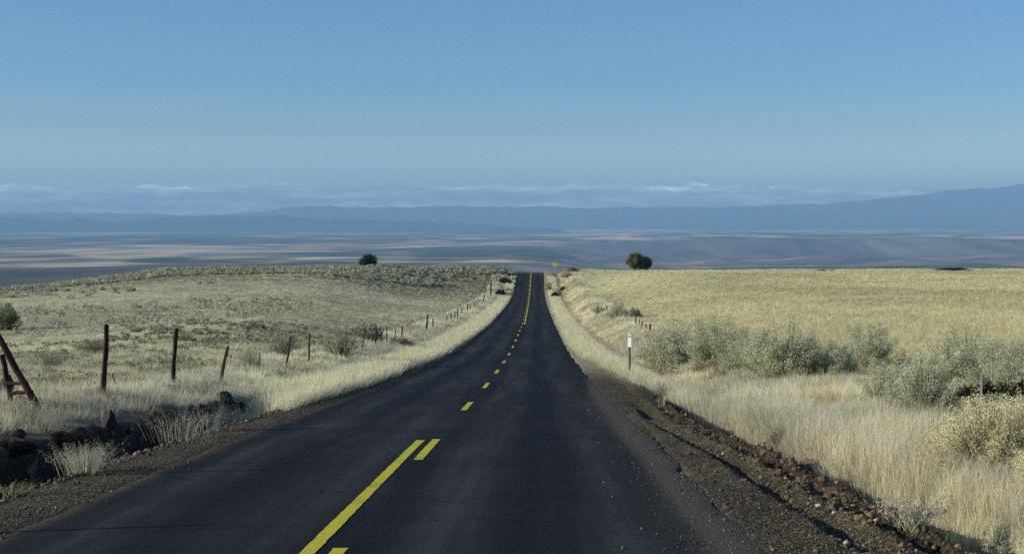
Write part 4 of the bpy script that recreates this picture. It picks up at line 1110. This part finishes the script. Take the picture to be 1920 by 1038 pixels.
dry_plant(22, 930, 60, 34, 40, 'low greenish yellow weed at the left edge of the picture', dg, col=(.42, .42, .24), spread=.7)
dry_plant(265, 832, 16, 18, 8, 'tiny pale weed in the middle of the left ditch shade', dg, spread=.6)
dry_plant(232, 830, 22, 16, 8, 'tiny weed just right of the large pale clump', dg, spread=.6)
dry_plant(100, 800, 60, 40, 60, 'mauve grey weed tangle on the bank behind the ditch', dg, col=(.38, .31, .25), spread=.8, base=.8)
dry_plant(30, 800, 70, 40, 60, 'pale weed tangle on the bank below the timber brace', dg, spread=.8, base=.8)
dry_plant(1712, 990, 90, 66, 60, 'bleached plant with spreading stiff stalks in the right ditch', 'dry weeds by the right ditch', col=(.74, .68, .50), bw=.009, spread=.6, leaf=True)
dry_plant(1890, 1046, 50, 36, 24, 'small bleached plant at the bottom right corner', 'dry weeds by the right ditch', col=(.60, .56, .44), bw=.010, spread=.8, leaf=True)
dry_plant(1242, 762, 26, 26, 24, 'small yellow tuft alone on the dirt near the marker post', 'dry weeds by the right ditch', spread=.4)

# ------------------------------------------------------------------ haze
m, nt = mat_new('haze'); v = nt.nodes.new('ShaderNodeVolumePrincipled')
v.inputs['Color'].default_value = (.38, .67, 1.0, 1); v.inputs['Density'].default_value = 6.2e-5; v.inputs['Anisotropy'].default_value = 0.0
o = nt.nodes.new('ShaderNodeOutputMaterial'); L(nt, v.outputs[0], o.inputs['Volume'])
mb = MB(); mb.box((0, 17700, 265), (46000, 37000, 1250)); hz = mb.build('haze', m); set_props(hz, kind='stuff')

# ------------------------------------------------------------------ light, sky, camera
EL = R(19); SD = Vector((-1, -.22, 0)).normalized()
sun_dir = Vector((SD.x * math.cos(EL), SD.y * math.cos(EL), math.sin(EL)))
ld = bpy.data.lights.new('sun', 'SUN'); ld.energy = 4.6; ld.angle = R(.5); ld.color = (1.0, .95, .79)
lo = bpy.data.objects.new('sun', ld); COL.objects.link(lo); lo.rotation_euler = sun_dir.to_track_quat('Z', 'Y').to_euler()
w = bpy.data.worlds.new('World'); scene.world = w; w.use_nodes = True
nt = w.node_tree; nt.nodes.clear()
sky = nt.nodes.new('ShaderNodeTexSky'); sky.sky_type = 'NISHITA'; sky.sun_disc = False
sky.sun_elevation = EL; sky.sun_rotation = math.atan2(SD.x, SD.y)
sky.altitude = 900; sky.air_density = 1.0; sky.dust_density = 1.3; sky.ozone_density = 1.6
tc = nt.nodes.new('ShaderNodeTexCoord'); sep = nt.nodes.new('ShaderNodeSeparateXYZ'); L(nt, tc.outputs['Generated'], sep.inputs[0])
def mapped(sc, loc=(0, 0, 0)):
    q = nt.nodes.new('ShaderNodeMapping'); q.inputs['Scale'].default_value = sc; q.inputs['Location'].default_value = loc
    L(nt, tc.outputs['Generated'], q.inputs['Vector']); return q.outputs[0]
big_h = noise(nt, mapped((7, 7, 0), (2, 5, 0)), 1.0, 2, .5)            # how high the bank stands along the horizon
puff = noise(nt, mapped((48, 48, 130)), 1.0, 6, .62)
top = math_(nt, 'ADD', math_(nt, 'MULTIPLY', big_h, .016), math_(nt, 'MULTIPLY', puff, .016))
top = math_(nt, 'SUBTRACT', top, -.0085)
dz = math_(nt, 'SUBTRACT', top, sep.outputs['Z'])                      # > 0 inside the bank
mask = mrange(nt, dz, -.0022, .0022, 0, .96)
c2 = math_(nt, 'ADD', math_(nt, 'MULTIPLY', noise(nt, mapped((20, 20, 150), (3, 1, 7)), 1.0, 6, .6), .8), math_(nt, 'MULTIPLY', mrange(nt, dz, .0, .006, .26, .06), noise(nt, mapped((20, 20, 60), (9, 4, 2)), 1.0, 3, .5)))
SKY_K = 1.0
tint = mixc(nt, 'MULTIPLY', 1.0, sky.outputs[0], ramp(nt, mrange(nt, sep.outputs['Z'], .02, .16), [(0, (1.4, 1.55, 1.48)), (.22, (.84, 1.08, 1.27)), (.55, (.62, .92, 1.22)), (1, (.58, .88, 1.20))]))
cloud = ramp(nt, c2, [(.36, (3.0, 3.1, 3.4)), (.48, (6, 6.0, 6.2)), (.60, (12, 11.6, 10.4)), (.71, (32, 30, 22))])
skyc = mixc(nt, 'MIX', mask, tint, cloud)
bg = nt.nodes.new('ShaderNodeBackground'); bg.inputs['Strength'].default_value = .084
L(nt, skyc, bg.inputs['Color']); wo = nt.nodes.new('ShaderNodeOutputWorld'); L(nt, bg.outputs[0], wo.inputs[0])

cd = bpy.data.cameras.new('camera'); cam = bpy.data.objects.new('camera', cd); COL.objects.link(cam)
cd.sensor_width = 36; cd.lens = F / 1920 * 36; cd.clip_start = .1; cd.clip_end = 90000
cd.shift_x = -(1009 - 960) / 1920; cd.shift_y = -(519 - 415) / 1920
cam.location = (0, 0, 0); cam.rotation_euler = (R(90), 0, 0)
scene.camera = cam
vs = scene.view_settings; vs.view_transform = 'Standard'; vs.look = 'None'; vs.exposure = .32; vs.gamma = 1
scene.render.engine = 'CYCLES'
cy = scene.cycles; cy.use_denoising = False; cy.max_bounces = 5; cy.diffuse_bounces = 2; cy.glossy_bounces = 2; cy.transmission_bounces = 3; cy.volume_bounces = 0
